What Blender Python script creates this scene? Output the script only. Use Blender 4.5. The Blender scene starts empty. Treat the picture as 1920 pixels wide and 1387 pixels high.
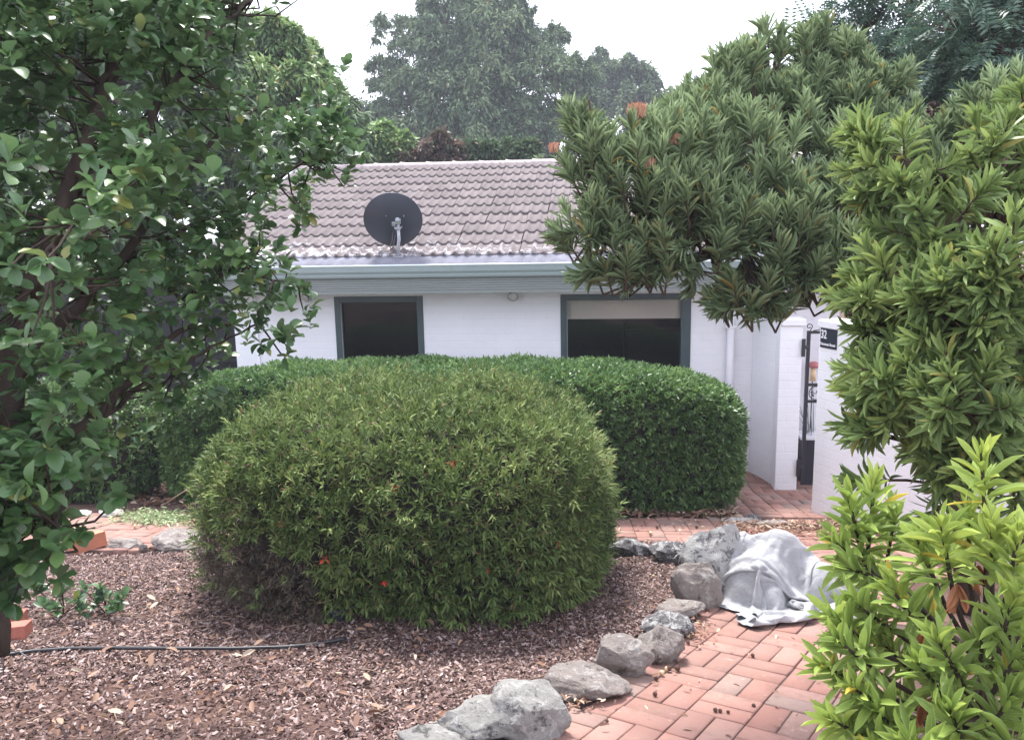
import bpy, math, random
import numpy as np
from math import radians, sin, cos, pi, sqrt, tan
from mathutils import Vector, Matrix, noise as mnoise
from mathutils.geometry import delaunay_2d_cdt
rng = np.random.default_rng(7); random.seed(7)
S = bpy.context.scene; COL = S.collection

# ------------------------------------------------------------------ camera
F = 1507.0; CX, CY = 960.0, 693.5
yaw, pit, rol = radians(6.2), radians(10.0), radians(1.1)
C0 = np.array([0, 0, 2.85])
_r0 = np.array([cos(yaw), sin(yaw), 0]); FW = np.array([-sin(yaw)*cos(pit), cos(yaw)*cos(pit), -sin(pit)])
_u0 = np.cross(_r0, FW)
RT = _r0*cos(rol) - _u0*sin(rol); UP = _u0*cos(rol) + _r0*sin(rol)
cam = bpy.data.cameras.new('camera'); co = bpy.data.objects.new('camera', cam); COL.objects.link(co)
cam.sensor_width = 36; cam.lens = 36*F/1920; cam.clip_end = 500; cam.clip_start = .05
co.matrix_world = Matrix(((RT[0], UP[0], -FW[0], 0), (RT[1], UP[1], -FW[1], 0), (RT[2], UP[2], -FW[2], 2.85), (0, 0, 0, 1)))
S.camera = co

# ------------------------------------------------------------------ sky and sun
SUN_EL, SUN_AZ = radians(58), radians(-20)      # azimuth from +Y towards +X
W_ = bpy.data.worlds.new("World"); S.world = W_; W_.use_nodes = True
nt = W_.node_tree; nt.nodes.clear()
sky = nt.nodes.new('ShaderNodeTexSky'); sky.sky_type = 'NISHITA'; sky.sun_disc = False
sky.sun_elevation = SUN_EL; sky.sun_rotation = SUN_AZ; sky.air_density = 1.2; sky.dust_density = 3
tc = nt.nodes.new('ShaderNodeTexCoord'); nz = nt.nodes.new('ShaderNodeTexNoise'); nz.inputs['Scale'].default_value = 1.6; nz.inputs['Detail'].default_value = 6
cr = nt.nodes.new('ShaderNodeMapRange'); cr.inputs[1].default_value = .3; cr.inputs[2].default_value = .7; cr.inputs[3].default_value = .78; cr.inputs[4].default_value = .97
mx = nt.nodes.new('ShaderNodeMix'); mx.data_type = 'RGBA'; mx.inputs[7].default_value = (10.2, 10.5, 12.2, 1)   # bright cloud deck
bg = nt.nodes.new('ShaderNodeBackground'); bg.inputs[1].default_value = .13
ow = nt.nodes.new('ShaderNodeOutputWorld'); L = nt.links.new
L(tc.outputs['Generated'], nz.inputs['Vector']); L(nz.outputs[0], cr.inputs[0]); L(cr.outputs[0], mx.inputs[0])
L(sky.outputs[0], mx.inputs[6]); L(mx.outputs[2], bg.inputs[0]); L(bg.outputs[0], ow.inputs[0])
sl = bpy.data.lights.new('sun', 'SUN'); sl.energy = 4.8; sl.angle = radians(14); sl.color = (1, .97, .93)
so = bpy.data.objects.new('sun', sl); COL.objects.link(so)
sd = Vector((sin(SUN_AZ)*cos(SUN_EL), cos(SUN_AZ)*cos(SUN_EL), sin(SUN_EL)))
so.rotation_euler = sd.to_track_quat('Z', 'Y').to_euler(); so.location = (0, 0, 30)
S.view_settings.view_transform = 'Standard'; S.view_settings.look = 'None'; S.view_settings.gamma = 1
S.view_settings.exposure = 1.0
S.cycles.max_bounces = 6; S.cycles.diffuse_bounces = 3; S.cycles.glossy_bounces = 2; S.cycles.transmission_bounces = 4
S.cycles.transparent_max_bounces = 8; S.cycles.volume_bounces = 0; S.cycles.caustics_reflective = False; S.cycles.caustics_refractive = False

# ------------------------------------------------------------------ helpers
def ray(a, b): return FW + RT*((a-CX)/F) + UP*((CY-b)/F)
def W(a, b, z): return C0 + ray(a, b)*z                       # point at camera depth z metres
def zg(x, y): return float(1.45-.17*min(max(y, -4), 8.53)) if y < 8.53 else 0.0
def G(a, b):
    d = ray(a, b); lo, hi = 0.0, 60.0
    for _ in range(45):
        m = (lo+hi)/2; p = C0+d*m
        if p[2] > zg(p[0], p[1]): lo = m
        else: hi = m
    return C0+d*lo
def PY(a, b, Y): d = ray(a, b); return C0+d*((Y-C0[1])/d[1])

def setp(o, label=None, cat=None, group=None, kind=None):
    if label: o['label'] = label
    if cat: o['category'] = cat
    if group: o['group'] = group
    if kind: o['kind'] = kind
    return o
def empty(name, loc, label, cat, group=None):
    o = bpy.data.objects.new(name, None); COL.objects.link(o); o.location = Vector(loc); o.empty_display_size = .2
    return setp(o, label, cat, group)
def link(name, me, mat, parent=None, smooth=False):
    me.materials.append(mat); o = bpy.data.objects.new(name, me); COL.objects.link(o)
    if parent is not None:
        o.parent = parent
        if parent.parent is None: o.matrix_parent_inverse = Matrix.Translation(parent.location).inverted()   # meshes are modelled in world metres
    if smooth: me.polygons.foreach_set('use_smooth', [True]*len(me.polygons))
    return o
def npmesh(name, V, Fc, mat, parent=None, smooth=False, attrs=None):
    V = np.asarray(V, np.float32); Fc = np.asarray(Fc, np.int32); k = Fc.shape[1]
    me = bpy.data.meshes.new(name); me.vertices.add(len(V)); me.vertices.foreach_set('co', V.ravel())
    me.loops.add(Fc.size); me.loops.foreach_set('vertex_index', Fc.ravel())
    me.polygons.add(len(Fc)); me.polygons.foreach_set('loop_start', np.arange(0, Fc.size, k, dtype=np.int32))
    for n, a in (attrs or {}).items():
        at = me.attributes.new(n, 'FLOAT', 'POINT'); at.data.foreach_set('value', np.asarray(a, np.float32))
    me.update(calc_edges=True)
    return link(name, me, mat, parent, smooth)
class MB:
    def __init__(s): s.v = []; s.f = []
    def add(s, V, Fc):
        n = len(s.v); s.v += [tuple(map(float, p)) for p in V]; s.f += [tuple(i+n for i in q) for q in Fc]; return s
    def box(s, a, b):
        (x0, y0, z0), (x1, y1, z1) = a, b
        V = [(x0,y0,z0),(x1,y0,z0),(x1,y1,z0),(x0,y1,z0),(x0,y0,z1),(x1,y0,z1),(x1,y1,z1),(x0,y1,z1)]
        return s.add(V, [(0,3,2,1),(4,5,6,7),(0,1,5,4),(1,2,6,5),(2,3,7,6),(3,0,4,7)])
    def obox(s, c, ax, ay, az):
        c, ax, ay, az = map(np.asarray, (c, ax, ay, az))
        V = [c+i*ax+j*ay+k*az for k in (-1, 1) for (i, j) in ((-1,-1),(1,-1),(1,1),(-1,1))]
        return s.add(V, [(0,3,2,1),(4,5,6,7),(0,1,5,4),(1,2,6,5),(2,3,7,6),(3,0,4,7)])
    def tube(s, P, R, n=8, cap=True):
        P = [np.asarray(p, float) for p in P]
        if not hasattr(R, '__len__'): R = [R]*len(P)
        n0 = len(s.v); prev = None
        for i, p in enumerate(P):
            t = P[min(i+1, len(P)-1)]-P[max(i-1, 0)]; t /= (np.linalg.norm(t)+1e-9)
            if prev is None: a = np.cross(t, (0, 0, 1.0)); a = a if np.linalg.norm(a) > .1 else np.cross(t, (0, 1.0, 0))
            else: a = prev - t*np.dot(prev, t)
            a /= np.linalg.norm(a)+1e-9; prev = a; b = np.cross(t, a)
            for k in range(n):
                q = p + (a*cos(2*pi*k/n)+b*sin(2*pi*k/n))*R[i]; s.v.append(tuple(q))
        for i in range(len(P)-1):
            for k in range(n):
                a0 = n0+i*n+k; a1 = n0+i*n+(k+1) % n; s.f.append((a0, a1, a1+n, a0+n))
        if cap:
            s.f.append(tuple(n0+k for k in range(n))[::-1]); e = n0+(len(P)-1)*n; s.f.append(tuple(e+k for k in range(n)))
        return s
    def build(s, name, mat, parent=None, smooth=False, bevel=0):
        me = bpy.data.meshes.new(name); me.from_pydata(s.v, [], s.f); me.update()
        o = link(name, me, mat, parent, smooth)
        if bevel:
            m = o.modifiers.new('bevel', 'BEVEL'); m.width = bevel; m.segments = 2; m.limit_method = 'ANGLE'
        return o

# ------------------------------------------------------------------ materials
class N:
    def __init__(s, name):
        s.m = bpy.data.materials.new(name); s.m.use_nodes = True; s.t = s.m.node_tree; s.t.nodes.clear()
        s.o = s.t.nodes.new('ShaderNodeOutputMaterial'); s.tc = None
    def n(s, ty, **kw):
        q = s.t.nodes.new('ShaderNode'+ty)
        for k, v in kw.items(): setattr(q, k, v)
        return q
    def l(s, a, b): s.t.links.new(a, b)
    def co(s, w='Object'):
        if s.tc is None: s.tc = s.n('TexCoord')
        return s.tc.outputs[w]
    def noise(s, sc, det=4, rough=.55, vec=None, dist=0):
        q = s.n('TexNoise'); q.inputs['Scale'].default_value = sc; q.inputs['Detail'].default_value = det
        q.inputs['Roughness'].default_value = rough; q.inputs['Distortion'].default_value = dist
        s.l(vec if vec is not None else s.co(), q.inputs['Vector']); return q.outputs[0]
    def ramp(s, fac, stops, interp='LINEAR'):
        q = s.n('ValToRGB'); q.color_ramp.interpolation = interp; e = q.color_ramp.elements
        while len(e) < len(stops): e.new(.5)
        for i, (p, c) in enumerate(stops): e[i].position = p; e[i].color = (*c, 1) if len(c) == 3 else c
        s.l(fac, q.inputs[0]); return q.outputs[0]
    def mr(s, v, a, b, c=0., d=1., smooth=False):
        q = s.n('MapRange'); q.interpolation_type = 'SMOOTHSTEP' if smooth else 'LINEAR'
        for i, x in enumerate((a, b, c, d)): q.inputs[i+1].default_value = x
        s.l(v, q.inputs[0]); return q.outputs[0]
    def mix(s, f, a, b, bt='MIX'):
        q = s.n('Mix', data_type='RGBA', blend_type=bt)
        for sock, x in ((q.inputs[0], f), (q.inputs[6], a), (q.inputs[7], b)):
            if isinstance(x, (int, float)): sock.default_value = x
            elif isinstance(x, tuple): sock.default_value = (*x, 1)
            else: s.l(x, sock)
        return q.outputs[2]
    def math(s, op, a, b=0.):
        q = s.n('Math', operation=op)
        for i, x in enumerate((a, b)):
            if isinstance(x, (int, float)): q.inputs[i].default_value = x
            else: s.l(x, q.inputs[i])
        return q.outputs[0]
    def bump(s, h, st=.3, d=.01):
        q = s.n('Bump'); q.inputs['Strength'].default_value = st; q.inputs['Distance'].default_value = d; s.l(h, q.inputs['Height']); return q.outputs[0]
    def bsdf(s, col, rough=.6, metal=0, spec=.5, bump=None):
        q = s.n('BsdfPrincipled')
        for k, x in (('Base Color', col), ('Roughness', rough), ('Metallic', metal), ('Specular IOR Level', spec)):
            if isinstance(x, (int, float)): q.inputs[k].default_value = x
            elif isinstance(x, tuple): q.inputs[k].default_value = (*x, 1)
            else: s.l(x, q.inputs[k])
        if bump is not None: s.l(bump, q.inputs['Normal'])
        return q
    def out(s, sh): s.l(sh.outputs[0] if hasattr(sh, 'outputs') else sh, s.o.inputs[0]); return s.m

def simple(name, col, rough=.5, metal=0, var=.15, sc=8, bump=.0, spec=.5):
    m = N(name); nz = m.noise(sc, 5)
    c = m.mix(nz, tuple(x*(1-var) for x in col), tuple(min(1, x*(1+var)) for x in col))
    return m.out(m.bsdf(c, rough, metal, spec, m.bump(m.noise(sc*8, 3), bump) if bump else None))

def leafmat(name, dark, mid, light, alt, altf=.02, rough=.45, trans=.22, rib=None, ribw=.1, margin=None, back=None, spec=.4):
    m = N(name); a = m.n('Attribute', attribute_name='var'); g = m.n('NewGeometry'); isl = g.outputs['Random Per Island']
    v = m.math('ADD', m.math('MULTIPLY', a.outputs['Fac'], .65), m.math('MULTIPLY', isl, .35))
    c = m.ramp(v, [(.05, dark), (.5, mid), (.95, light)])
    if rib is not None or margin is not None:
        lx = m.n('Attribute', attribute_name='lx').outputs['Fac']
        if margin is not None: c = m.mix(m.mr(lx, .78, 1.0, 0, .75), c, margin)
        if rib is not None: c = m.mix(m.mr(lx, 0, ribw, .8, 0), c, rib)
    if altf > 0: c = m.mix(m.math('GREATER_THAN', m.math('FRACT', m.math('MULTIPLY', isl, 7.13)), 1-altf), c, alt)
    if back is not None: c = m.mix(m.math('MULTIPLY', g.outputs['Backfacing'], .6), c, back)
    c = m.mix(m.mr(m.noise(130, 5, .75), .64, .72, 0, .5), c, alt); c = m.mix(m.mr(m.noise(9, 3, .6), .35, .65, 0, .2), c, dark)
    p = m.bsdf(c, rough, 0, spec); t = m.n('BsdfTranslucent'); m.l(m.mix(.5, c, (.35, .5, .05), 'MULTIPLY') if False else c, t.inputs[0])
    x = m.n('MixShader'); x.inputs[0].default_value = trans; m.l(p.outputs[0], x.inputs[1]); m.l(t.outputs[0], x.inputs[2])
    return m.out(x)

def m_whitewall():
    m = N('painted_brick'); vec = m.co(); sep = m.n('SeparateXYZ'); m.l(vec, sep.inputs[0])
    cmb = m.n('CombineXYZ'); m.l(m.math('ADD', sep.outputs[0], sep.outputs[1]), cmb.inputs[0]); m.l(sep.outputs[2], cmb.inputs[1])
    b = m.n('TexBrick'); b.inputs['Scale'].default_value = 1; b.inputs['Brick Width'].default_value = .24; b.inputs['Row Height'].default_value = .086
    b.inputs['Mortar Size'].default_value = .006; b.inputs['Mortar Smooth'].default_value = .8; m.l(cmb.outputs[0], b.inputs['Vector'])
    h = m.math('ADD', m.math('MULTIPLY', b.outputs['Fac'], -1.), m.math('MULTIPLY', m.noise(30, 5), .9))
    c = m.mix(m.mr(m.noise(2.2, 6, .7), .3, .75), (.78, .78, .82), (.85, .85, .875))
    c = m.mix(m.math('MULTIPLY', b.outputs['Fac'], .05), c, (.5, .49, .52))
    c = m.mix(m.math('MULTIPLY', m.mr(sep.outputs[2], .0, .35, .35, 0), m.noise(9, 6, .7)), c, (.42, .36, .32))
    return m.out(m.bsdf(c, .62, 0, .3, m.bump(h, .35, .005)))
def m_tile():
    m = N('concrete_tile'); g = m.n('NewGeometry'); isl = g.outputs['Random Per Island']; n1 = m.noise(1.3, 6, .65); n2 = m.noise(22, 8, .7)
    c = m.mix(n1, (.10, .088, .086), (.165, .145, .143)); c = m.mix(m.math('MULTIPLY', isl, .5), c, (.215, .185, .18))
    c = m.mix(m.mr(n2, .35, .7, 0, .45), c, (.17, .135, .135))
    sep = m.n('SeparateXYZ'); m.l(m.co(), sep.inputs[0])
    low = m.mr(sep.outputs[1], 8.75, 9.9, 1, 0)          # worn, limed lower courses
    lf = m.mr(sep.outputs[0], -4.8, 1.5, 1, .45)
    th = m.math('MULTIPLY', m.math('MULTIPLY', low, lf), m.mr(m.noise(9, 7, .75), .42, .6))
    c = m.mix(m.mr(th, .22, .6, 0, .85), c, (.60, .59, .62))
    sp = m.mr(m.noise(14, 6, .8), .64, .7, 0, .7); c = m.mix(sp, c, (.5, .48, .48))
    return m.out(m.bsdf(c, .95, 0, .12, m.bump(n2, .5, .006)))
def m_pave():
    m = N('paving_brick'); g = m.n('NewGeometry'); isl = g.outputs['Random Per Island']
    c = m.ramp(isl, [(0, (.23, .115, .092)), (.45, (.285, .14, .112)), (.8, (.33, .175, .14)), (1, (.21, .155, .135))])
    c = m.mix(m.mr(m.noise(1.7, 6, .65), .35, .7, 0, .7), c, (.24, .17, .145)); c = m.mix(m.mr(m.noise(5, 8, .8), .5, .62, 0, .5), c, (.17, .10, .08))
    c = m.mix(m.mr(m.noise(60, 6, .75), .55, .75, 0, .6), c, (.26, .12, .09))
    c = m.mix(m.mr(m.noise(14, 6, .75), .6, .75, 0, .5), c, (.58, .45, .38))
    return m.out(m.bsdf(c, .85, 0, .25, m.bump(m.noise(90, 5), .4, .004)))
def m_ground():
    m = N('bed_soil'); n1 = m.noise(1.1, 7, .65)
    c = m.ramp(n1, [(.3, (.085, .05, .042)), (.55, (.13, .08, .065)), (.75, (.24, .175, .14))])
    c = m.mix(m.mr(m.noise(45, 8, .75), .45, .65, 0, .7), c, (.05, .03, .027))
    c = m.mix(m.mr(m.noise(110, 6, .8), .58, .68, 0, .6), c, (.32, .24, .21))
    return m.out(m.bsdf(c, .95, 0, .1, m.bump(m.noise(40, 8), .8, .02)))
def m_mulch():
    m = N('wood_chips'); g = m.n('NewGeometry'); isl = g.outputs['Random Per Island']
    c = m.ramp(isl, [(0, (.035, .018, .016)), (.35, (.09, .05, .044)), (.6, (.155, .095, .083)), (.8, (.25, .175, .158)), (.93, (.38, .30, .285)), (1, (.26, .13, .07))])
    return m.out(m.bsdf(c, .8, 0, .25))
def m_rock(name, a, b, lich, dk, lf=.5, seed=0.):
    m = N(name); mp = m.n('Mapping'); m.l(m.co(), mp.inputs[0]); mp.inputs['Location'].default_value = (seed, seed*1.7, 0); v = mp.outputs[0]
    a = tuple(x*.72 for x in a); b = tuple(x*.85 for x in b); lich = tuple(x*.85 for x in lich); dk = tuple(x*.6 for x in dk)
    c = m.mix(m.noise(5, 8, .7, v), a, b); c = m.mix(m.mr(m.noise(13, 9, .8, v), .54, .60, 0, .85), c, dk)
    c = m.mix(m.mr(m.noise(15, 9, .8, v, .4), .63-.2*lf, .66-.2*lf, 0, .8), c, lich)
    c = m.mix(m.mr(m.noise(70, 5, .8, v), .55, .7, 0, .45), c, tuple(x*.45 for x in a))
    return m.out(m.bsdf(c, .9, 0, .2, m.bump(m.noise(28, 9, .8, v), 1., .03)))
def m_cloth():
    m = N('grey_shade_cloth'); vo = m.n('TexVoronoi', feature='DISTANCE_TO_EDGE'); vo.inputs['Scale'].default_value = 9; m.l(m.co(), vo.inputs['Vector']); c = m.mix(m.noise(4, 6), (.42, .42, .435), (.55, .55, .565))
    c = m.mix(m.mr(m.noise(9, 8, .75, None, 1), .52, .72, 0, .6), c, (.34, .325, .32)); 
    w = m.n('TexWave', wave_type='BANDS'); w.inputs['Scale'].default_value = 150; w.inputs['Distortion'].default_value = 2; m.l(m.co(), w.inputs[0])
    return m.out(m.bsdf(c, .8, 0, .3, m.bump(m.math('ADD', m.math('MULTIPLY', w.outputs[1], .07), m.math('ADD', m.math('MULTIPLY', vo.outputs['Distance'], 1.2), m.noise(22, 8, .75))), 1., .02)))
def m_glass():
    m = N('window_glass'); fr = m.n('Fresnel'); fr.inputs[0].default_value = 1.48; gl = m.n('BsdfGlossy'); gl.inputs['Roughness'].default_value = .015
    gl.inputs[0].default_value = (.9, .95, 1, 1); tr = m.n('BsdfTransparent'); tr.inputs[0].default_value = (.88, .90, .92, 1)
    x = m.n('MixShader'); m.l(fr.outputs[0], x.inputs[0]); m.l(tr.outputs[0], x.inputs[1]); m.l(gl.outputs[0], x.inputs[2]); return m.out(x)
def m_bark(name, a, b, sc=14):
    m = N(name); mp = m.n('Mapping'); m.l(m.co(), mp.inputs[0]); mp.inputs['Scale'].default_value = (1, 1, .3); n1 = m.noise(sc, 7, .7, mp.outputs[0])
    return m.out(m.bsdf(m.mix(m.mr(n1, .3, .7), a, b), .85, 0, .2, m.bump(n1, .7, .01)))
M = dict(wall=m_whitewall(), tile=m_tile(), pave=m_pave(), ground=m_ground(), mulch=m_mulch(), cloth=m_cloth(), glass=m_glass(),
    joint=simple('joint_sand', (.07, .045, .04), .95, var=.4, sc=30),
    gutter=simple('painted_gutter', (.20, .245, .245), .4, var=.08, sc=3), lip=simple('gutter_lip', (.55, .62, .64), .35, var=.06),
    fascia=simple('painted_fascia', (.185, .205, .20), .5, var=.1, sc=3), frame=simple('dark_window_frame', (.045, .07, .078), .45, var=.15),
    flash=simple('zinc_flashing', (.17, .17, .20), .95, var=.45, sc=7, bump=.2, spec=.08), ridge=simple('ridge_mortar_tile', (.36, .30, .30), .85, var=.25, sc=6, bump=.4),
    blind=simple('cream_blind', (.82, .70, .60), .8, var=.08, sc=4), room=simple('dim_room_shade', (.03, .03, .03), .9),  # room surfaces near black: the dim interior is put into their colour
    iron=simple('black_iron', (.018, .016, .024), .45, var=.3), dish=simple('dish_paint', (.030, .036, .052), .38, var=.15, sc=5),
    galv=simple('galvanised_steel', (.42, .44, .48), .4, .6, var=.2, sc=20), lampg=simple('frosted_lamp_glass', (.62, .62, .62), .3),
    lampb=simple('lamp_base', (.16, .12, .12), .5), signb=simple('sign_black', (.016, .02, .035), .35), signw=simple('sign_white', (.8, .8, .84), .5, var=.02),
    cap=simple('wall_cap_paint', (.80, .79, .83), .6, var=.05, bump=.2), fence=simple('dark_timber', (.012, .013, .014), .85, var=.5, sc=6, bump=.3),  # fence colour near black, with the shade of its gap put in
    hose=simple('black_poly_pipe', (.022, .020, .024), .4, var=.3), obrick=simple('loose_brick_clay', (.50, .19, .11), .85, var=.18, sc=14, bump=.5),
    rbrick=simple('old_red_brick_clay', (.36, .12, .085), .85, var=.25, sc=14, bump=.5), planter=simple('dark_planter', (.02, .02, .035), .5), white=simple('planter_rim_paint', (.75, .75, .78), .5),
    red=simple('red_ornament', (.50, .17, .17), .5), yellow=simple('yellow_ornament', (.75, .55, .30), .6), seed=simple('brown_seed_case', (.10, .045, .03), .8, var=.5, sc=60, bump=.8),
    fruit=simple('pale_fruit_skin', (.52, .40, .22), .6, var=.4, sc=40), deadleaf=simple('dry_leaf', (.38, .15, .07), .7, var=.4, sc=30),
    flowr=simple('red_flower', (.60, .05, .03), .5, var=.3, sc=40), flowo=simple('orange_flower', (.60, .33, .22), .6, var=.3, sc=60), cone=simple('dry_flower_head', (.09, .05, .045), .85, var=.5, sc=60, bump=.6),
    bark=m_bark('dark_bark', (.035, .024, .018), (.11, .075, .055)), bark2=m_bark('red_brown_bark', (.022, .016, .013), (.075, .055, .043)), twig=m_bark('grey_twig', (.05, .032, .026), (.13, .09, .075)),
    stick=m_bark('cut_stick_bark', (.16, .10, .075), (.34, .24, .18)), inner=simple('foliage_shade', (.022, .017, .013), .95, var=.6, sc=40, bump=.9))  # inner: shade inside the foliage, painted as one dark brown
M['camel'] = leafmat('glossy_broad_leaf', (.028, .07, .027), (.072, .155, .048), (.19, .30, .085), (.26, .28, .07), .03, .38, .32, rib=(.12, .20, .10), ribw=.06, back=(.10, .16, .08), spec=.55)
M['bush'] = leafmat('olive_bush_leaf', (.05, .09, .03), (.13, .19, .055), (.30, .35, .12), (.20, .12, .07), .03, .65, .2, spec=.2)
M['bushdry'] = leafmat('dry_bush_leaf', (.055, .04, .03), (.10, .075, .055), (.16, .13, .09), (.2, .16, .1), .1, .7, .1)
M['hedge'] = leafmat('clipped_hedge_leaf', (.035, .078, .025), (.10, .19, .055), (.27, .38, .125), (.2, .22, .06), .01, .42, .22)
M['prota'] = leafmat('lime_shrub_leaf', (.12, .19, .05), (.26, .36, .075), (.48, .56, .12), (.48, .38, .06), .015, .5, .28, rib=(.38, .46, .16), ribw=.10, margin=(.38, .47, .16), spec=.3)
M['protb'] = leafmat('green_shrub_leaf', (.08, .13, .045), (.175, .255, .08), (.38, .46, .14), (.36, .34, .10), .02, .5, .25, rib=(.26, .34, .13), ribw=.10, margin=(.28, .36, .14), spec=.3)
M['protc'] = leafmat('olive_shrub_leaf', (.085, .125, .065), (.20, .275, .135), (.43, .53, .28), (.34, .28, .09), .02, .5, .2, rib=(.2, .26, .12), ribw=.12, spec=.35)
M['pinn'] = leafmat('pinnate_leaf', (.045, .09, .065), (.09, .155, .11), (.17, .25, .16), (.16, .2, .08), .02, .4, .25)
M['far'] = leafmat('distant_evergreen_leaf', (.035, .062, .035), (.095, .15, .08), (.21, .28, .145), (.16, .14, .08), .02, .8, .15, spec=.1)
M['far2'] = leafmat('distant_light_leaf', (.07, .14, .05), (.16, .27, .09), (.30, .41, .15), (.34, .30, .12), .06, .6, .25)
M['farred'] = leafmat('russet_leaf', (.09, .05, .045), (.17, .10, .085), (.26, .19, .15), (.1, .14, .07), .3, .6, .2)

# ------------------------------------------------------------------ leaf scattering
def nrm(v): return v/(np.linalg.norm(v, axis=-1, keepdims=True)+1e-9)
def leaf_tpl(nseg=4, shape='obov', fold=.18, curl=.12):
    V = []; LX = []
    for i in range(nseg+1):
        t = i/nseg
        if shape == 'obov': w = (.05, .27, .43, .5, .44, .10)[i]
        elif shape == 'lance': w = ((.10, .30, .42, .49, .5, .38, .05) if nseg == 6 else (.12, .40, .5, .42, .05))[i]
        else: w = sin(pi*min(1, t*.96+.03))*.5
        if i == nseg and shape != 'obov': w = .03
        for s in (-1, 0, 1):
            V.append((s*w, t, fold*abs(s)*w*2*.5 - curl*t*t)); LX.append(abs(s))
    Fc = []
    for i in range(nseg):
        a = i*3; Fc += [(a, a+1, a+4, a+3), (a+1, a+2, a+5, a+4)]
    return np.array(V), np.array(Fc), np.array(LX, float)
RHOMB = (np.array([(0, 0, 0), (.5, .45, .06), (0, 1, -.12), (-.5, .45, .06)]), np.array([(0, 1, 2, 3)]), np.zeros(4))
T_OB = leaf_tpl(5, 'obov', .22, .2); T_LA = leaf_tpl(6, 'lance', .16, .13); T_LA2 = leaf_tpl(4, 'lance', .2, .1)
def scatter(name, tpl, pos, ax, ln, wd, mat, parent, var, up=None):
    V, Fc, LX = tpl; n = len(pos); ax = nrm(ax)
    up = np.tile((0, 0, 1.), (n, 1)) if up is None else up
    up = up + rng.normal(0, .35, (n, 3)); sd_ = nrm(np.cross(ax, up)); nn = np.cross(sd_, ax)
    ln = np.broadcast_to(ln, n)[:, None]; wd = np.broadcast_to(wd, n)[:, None]
    P = pos[:, None, :] + V[None, :, 0, None]*(sd_*wd)[:, None, :] + V[None, :, 1, None]*(ax*ln)[:, None, :] + V[None, :, 2, None]*(nn*ln*rng.uniform(.1, 2.2, (n, 1)))[:, None, :]
    FF = Fc[None]+(np.arange(n)*len(V))[:, None, None]
    return npmesh(name, P.reshape(-1, 3), FF.reshape(-1, Fc.shape[1]), mat, parent, len(V) > 4,
                  {'var': np.repeat(var, len(V)), 'lx': np.tile(LX, n)})
def clumpvar(P, sc=1.6, seed=0.):
    return np.array([.5+.55*mnoise.noise(Vector((p[0]*sc+seed, p[1]*sc, p[2]*sc))) for p in P])
def basis(a):
    a = nrm(a); h = np.where(np.abs(a[:, 2:3]) > .9, np.array([[1., 0, 0]]), np.array([[0, 0, 1.]]))
    s = nrm(np.cross(a, h)); return s, np.cross(a, s)
def sprigs(P, D, k, Ls, Ws, spread=.9, ln=.05):
    """k leaves round each shoot of length ln at P along D; returns pos, axis, len, width, index"""
    n = len(P); D = nrm(D); s, t = basis(D); pos = []; ax = []; idx = []
    ph = rng.uniform(0, 6.28, n)
    for i in range(k):
        f = i/(max(1, k-1)); an = ph+i*2.4; tilt = spread*(1-.72*f)+rng.normal(0, .12, n)
        rad = s*np.cos(an)[:, None]+t*np.sin(an)[:, None]
        ax.append(D*np.cos(tilt)[:, None]+rad*np.sin(tilt)[:, None]); pos.append(P+D*(ln*f)); idx.append(np.arange(n))
    pos = np.concatenate(pos); ax = np.concatenate(ax); m = len(pos)
    return pos, ax, Ls*rng.uniform(.65, 1.2, m), Ws*rng.uniform(.75, 1.2, m), np.concatenate(idx)

HAZE = 0.0018
# ------------------------------------------------------------------ ground and paving
def grid(x0, x1, y0, y1, n, m, zf):
    xs = np.linspace(x0, x1, n); ys = np.linspace(y0, y1, m); X, Y = np.meshgrid(xs, ys)
    Z = np.array([[zf(x, y) for x in xs] for y in ys]); V = np.stack([X, Y, Z], -1).reshape(-1, 3)
    i = np.arange(n*m).reshape(m, n); Fq = np.stack([i[:-1, :-1], i[:-1, 1:], i[1:, 1:], i[1:, :-1]], -1).reshape(-1, 4); return V, Fq
def pxpoly(L_): return [tuple(G(a, b)[:2]) for a, b in L_]
# three paved areas, traced on the ground (world metres)
near = pxpoly([(1000, 1400), (1075, 1330), (1180, 1262), (1290, 1185), (1345, 1120), (1420, 1060), (1560, 1030), (1700, 1080), (1700, 1400)]) + [(.9, 1.4), (-.3, 1.4)]
cross = [(-6.5, 6.42), (-6.5, 5.0), (-4.2, 5.15), (-3.6, 5.3), (-2.6, 5.75), (-1.0, 6.0), (.1, 6.02), (.55, 6.0), (1.0, 5.5), (2.3, 5.2), (2.35, 6.9), (.9, 6.95), (0, 6.9), (-2, 6.9), (-3.8, 6.75)]
landing = [(1.1, 7.15), (2.0, 7.05), (2.2, 7.3), (2.6, 8.4), (3.6, 9.2), (-4.3, 9.25), (-4.3, 8.7), (1.15, 8.7)]
def inpoly(P, poly):
    P = np.asarray(P); x, y = P[:, 0], P[:, 1]; r = np.zeros(len(P), bool); n = len(poly)
    for i in range(n):
        x1, y1 = poly[i]; x2, y2 = poly[(i+1) % n]
        c = ((y1 > y) != (y2 > y)); xi = (x2-x1)*(y-y1)/((y2-y1) if y2 != y1 else 1e-9)+x1; r ^= c & (x < xi)
    return r
def bedlift(x, y): return .035*mnoise.noise(Vector((x*1.3, y*1.3, 0)))+.012*mnoise.noise(Vector((x*6, y*6, 3)))
V, Fq = grid(-60, 60, -12, 90, 61, 52, lambda x, y: zg(x, y)-.10)
npmesh('ground', V, Fq, M['ground'], None, True); setp(bpy.data.objects['ground'], kind='structure')
V, Fq = grid(-5.5, 3.2, 1.0, 8.6, 350, 300, lambda x, y: zg(x, y)+bedlift(x, y)-.006)
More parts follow.
